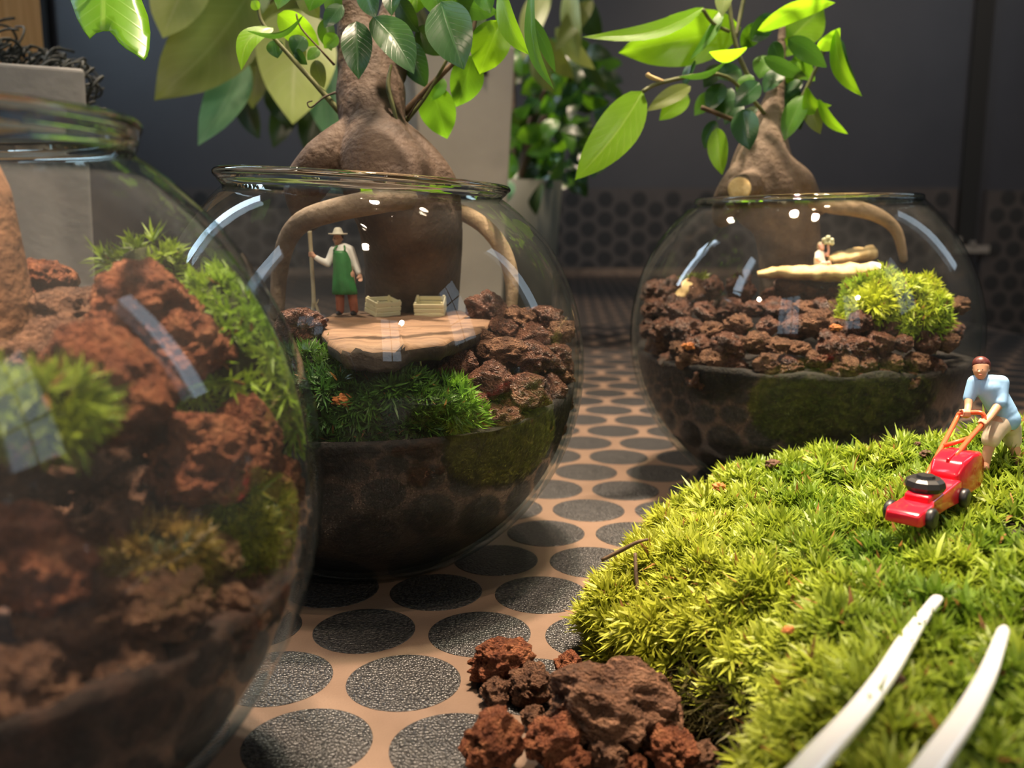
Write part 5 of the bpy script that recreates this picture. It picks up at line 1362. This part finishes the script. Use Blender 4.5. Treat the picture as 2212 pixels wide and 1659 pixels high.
# ------------------------------------------------------------------ plants, pots and post in the background
CONC = noisy('grey_concrete', [(0.24, 0.235, 0.225), (0.34, 0.335, 0.32)], 18, .85, .3, 200, .001)
VASE = noisy('greige_ceramic', [(0.26, 0.24, 0.205), (0.34, 0.315, 0.27)], 8, .32, spec=.6)
def taper_box(c0, hx0, hy0, z0, hx1, hy1, z1, wall, name, mat, parent, yaw=0.0):
    """open tapered square pot with walls"""
    ex = Vector((math.cos(yaw), math.sin(yaw), 0)); ey = Vector((-math.sin(yaw), math.cos(yaw), 0)); V, Fc = [], []
    for hx, hy, z in ((hx0, hy0, z0), (hx1, hy1, z1), (hx1 - wall, hy1 - wall, z1), (hx0 - wall, hy0 - wall, z0 + wall)):
        for sx, sy in ((-1, -1), (1, -1), (1, 1), (-1, 1)): V.append(Vector((c0.x, c0.y, z)) + ex * hx * sx + ey * hy * sy)
    for i in range(3):
        for s in range(4): q = (s + 1) % 4; Fc.append((i * 4 + s, i * 4 + q, (i + 1) * 4 + q, (i + 1) * 4 + s))
    Fc.append((3, 2, 1, 0)); Fc.append((12, 13, 14, 15))
    o = mk(name, V, Fc, mat, parent, smooth=False); bevel(o, .002, 3); return o
# large leaved plant in the grey planter
ZV = .80
vb = ground(975, 480 + 267.6 / ZV); vt = at(1088, 132, ZV)
hw_t, hw_b = px(105, ZV), px(78, ZV)
pl = thing('potted_plant', 'large leaved plant in a tall tapered grey planter behind the middle bowl', 'plant', (vb.x, vb.y, 0))
taper_box(vb, hw_b, hw_b, 0, hw_t, hw_t, vt.z, .006, 'planter', VASE, pl, math.radians(24))
mk('earth', *box_geo(Vector((vb.x, vb.y, vt.z - .02)), X_ * hw_t * .8, Y_ * hw_t * .8, Z_ * .004), SOIL, pl, smooth=False)
st = Vector((vb.x, vb.y, vt.z - .02))
for tgt in ((900, -60, .78), (640, 10, .74), (520, 40, .72), (430, -60, .70), (1190, -40, .84)):
    q = at(*tgt); tube('stem', [st, st.lerp(q, .4) + Vector((0, 0, .07)), q], [.004, .003, .002], TWIG, pl, 8)
for q in [
 (420, -70, 352, 82, 120, .62, PALELEAF, .61, .3, .06, 0), (540, -20, 334, 216, 165, .66, OLIVELEAF, .62, .15, .05, .05), (520, 120, 428, 314, 88, .68, MINTLEAF, .64, .2, .06, .05), (655, 20, 632, 268, 170, .66, PALELEAF, .64, -.1, .04, -.03),
 (560, -60, 470, 110, 110, .70, MIDLEAF, .66, .3, .06, 0), (700, 120, 712, 305, 80, .72, MINTLEAF, .72, .2, .05, 0), (620, -40, 560, 90, 120, .74, OLIVELEAF, .74, .2, .05, 0), (470, -70, 395, 130, 80, .69, MIDLEAF, .68, .5, .05, 0), (345, -60, 420, 90, 80, .66, PALELEAF, .65, .1, .05, 0),
 (560, 100, 545, 235, 70, .78, OLIVELEAF, .78, .3, .05, 0), (590, 170, 620, 270, 60, .80, DARKLEAF, .80, .3, .05, 0), (640, 200, 590, 320, 60, .82, DARKLEAF, .82, .3, .05, 0), (520, 200, 560, 300, 50, .82, DARKLEAF, .82, .3, .05, 0), (700, 180, 660, 330, 70, .82, DARKLEAF, .82, .3, .05, 0),
 (600, 60, 500, 200, 70, .80, DARKLEAF, .80, .3, .05, 0), (1180, -30, 1130, 130, 60, .84, PALELEAF, .80, .4, .05, 0), (1230, -30, 1250, 130, 50, .86, PALELEAF, .86, .5, .05, 0), (1280, 0, 1200, 110, 50, .86, OLIVELEAF, .86, .5, .05, 0), (1200, 60, 1285, 150, 44, .88, PALELEAF, .88, .5, .05, 0), (1160, 80, 1240, 170, 50, .88, OLIVELEAF, .88, .3, .05, 0), (1240, -10, 1300, 90, 60, .9, DARKLEAF, .9, .2, .05, 0), (1150, 120, 1195, 200, 40, .86, OLIVELEAF, .86, .3, .05, 0)]:
    leaf(pl, *q[:7], Z1=q[7], roll=q[8], bend=q[9], hook=q[10])
# bushy dark plant
ZB = 1.05
pb = ground(1165, 480 + 267.6 / ZB)
bu = thing('potted_plant', 'bushy dark green plant in a low pot behind the gap between bowls', 'plant', (pb.x - .02, pb.y, 0))
zt_ = at(1120, 395, ZB).z
V, Fc = lathe_geo([(.0005, 0), (.050, 0), (.062, zt_), (.056, zt_), (.052, zt_ - .02), (.0005, zt_ - .02)], Vector((at(1095, 400, ZB).x, pb.y, 0)), 40)
mk('pot', V, Fc, noisy('dull_green_pot', [(.10, .105, .085), (.14, .14, .115)], 10, .6), bu)
base = Vector((at(1110, 400, ZB).x, pb.y, zt_ - .02))
for k in range(6):
    q = at(rng.uniform(1100, 1260), rng.uniform(60, 250), ZB + rng.uniform(-.05, .05)); tube('stem', [base, base.lerp(q, .5) + Vector((0, 0, .02)), q], [.003, .0025, .001], TWIG_BROWN, bu, 6)
for k in range(150):
    u = rng.uniform(1070, 1300); v = rng.uniform(80, 395)
    if u > 1250 and v > 330: continue
    Zk = ZB + rng.uniform(-.09, .09); a = rng.uniform(.2, 2.9); L = rng.uniform(40, 72)
    leaf(bu, u, v, u + L * math.cos(a), v + L * math.sin(a), rng.uniform(26, 44), Zk, [DARKLEAF, DARKLEAF, MATURE_SHADED, MIDLEAF][rng.integers(4)], Z1=Zk + rng.uniform(-.03, .03), roll=rng.uniform(-.9, .9), nl=8, nw=4)
for u, v, u2, v2, wd, m in ((1085, 225, 1080, 262, 36, PALELEAF), (1100, 390, 1090, 440, 40, MINTLEAF), (1190, 165, 1210, 208, 40, MIDLEAF), (1250, 110, 1315, 200, 30, DARKLEAF)):
    leaf(bu, u, v, u2, v2, wd, ZB - .12, m, roll=.3)
# concrete pot with wiry dried moss, left
ZP = .52
cp_ = ground(-20, 480 + 267.6 / ZP); ctop = at(158, 186, ZP)
cpot = thing('concrete_pot', 'grey concrete pot with dark wiry moss behind the nearest bowl', 'pot', (cp_.x, cp_.y, 0))
hwp = .060
taper_box(cp_, hwp * .92, hwp * .92, 0, hwp, hwp, ctop.z, .006, 'pot', CONC, cpot, math.radians(29))
WIRE = noisy('wiry_moss', [(0.012, 0.014, 0.012), (0.05, 0.055, 0.045)], 80, .7)
geos = []
for k in range(130):
    u = rng.uniform(-160, 200); v = rng.uniform(60, 140) if u < 150 else rng.uniform(130, 210)
    if u > 30 and v < 110: v = rng.uniform(118, 150)
    Zk = ZP + rng.uniform(-.045, .03); c = at(u, v, Zk); r = rng.uniform(.004, .010)
    e1 = Vector(rng.normal(size=3)).normalized(); e2 = e1.orthogonal().normalized(); pts_ = []
    n = rng.integers(5, 9)
    for j in range(n):
        a = j * 1.0 + k; pts_.append(c + (e1 * math.cos(a) + e2 * math.sin(a)) * r * (1 + .2 * j / n) + Vector((0, 0, -.0012 * j)) + e1.cross(e2) * .0012 * j)
    geos.append(tube_geo(pts_, rng.uniform(.0004, .0009), 5, 3))
o = mk('wiry_moss', *join_geo(geos), WIRE, cpot); o['kind'] = 'stuff'
mk('fill', *box_geo(Vector((cp_.x, cp_.y, ctop.z - .006)), X_ * hwp * .6, Y_ * hwp * .6, Z_ * .005), WIRE, cpot, smooth=False)
# warm wooden post
ZW = .74
pr_ = at(48, 60, .64); pg_ = ground(0, 480 + 267.6 / ZW)
post = mk('wooden_post', *box_geo(Vector((pr_.x - .034, pr_.y, .25)), X_ * .034, Y_ * .03, Z_ * .25), noisy('orange_pine', [(.62, .34, .14), (.80, .50, .24)], 20, .55, stretch=(6, 6, .6)), None, smooth=False)
tag(post, 'orange wooden post behind the concrete pot at the left picture edge', 'post'); bevel(post, .002)
# black upright beside it on the back wall
a = wall_at(80, 60)
slab('trim_5', (a.x - .045, R['y1'] - .03, 0.0), (a.x + .03, R['y1'] - .001, R['z1']), BLACK)
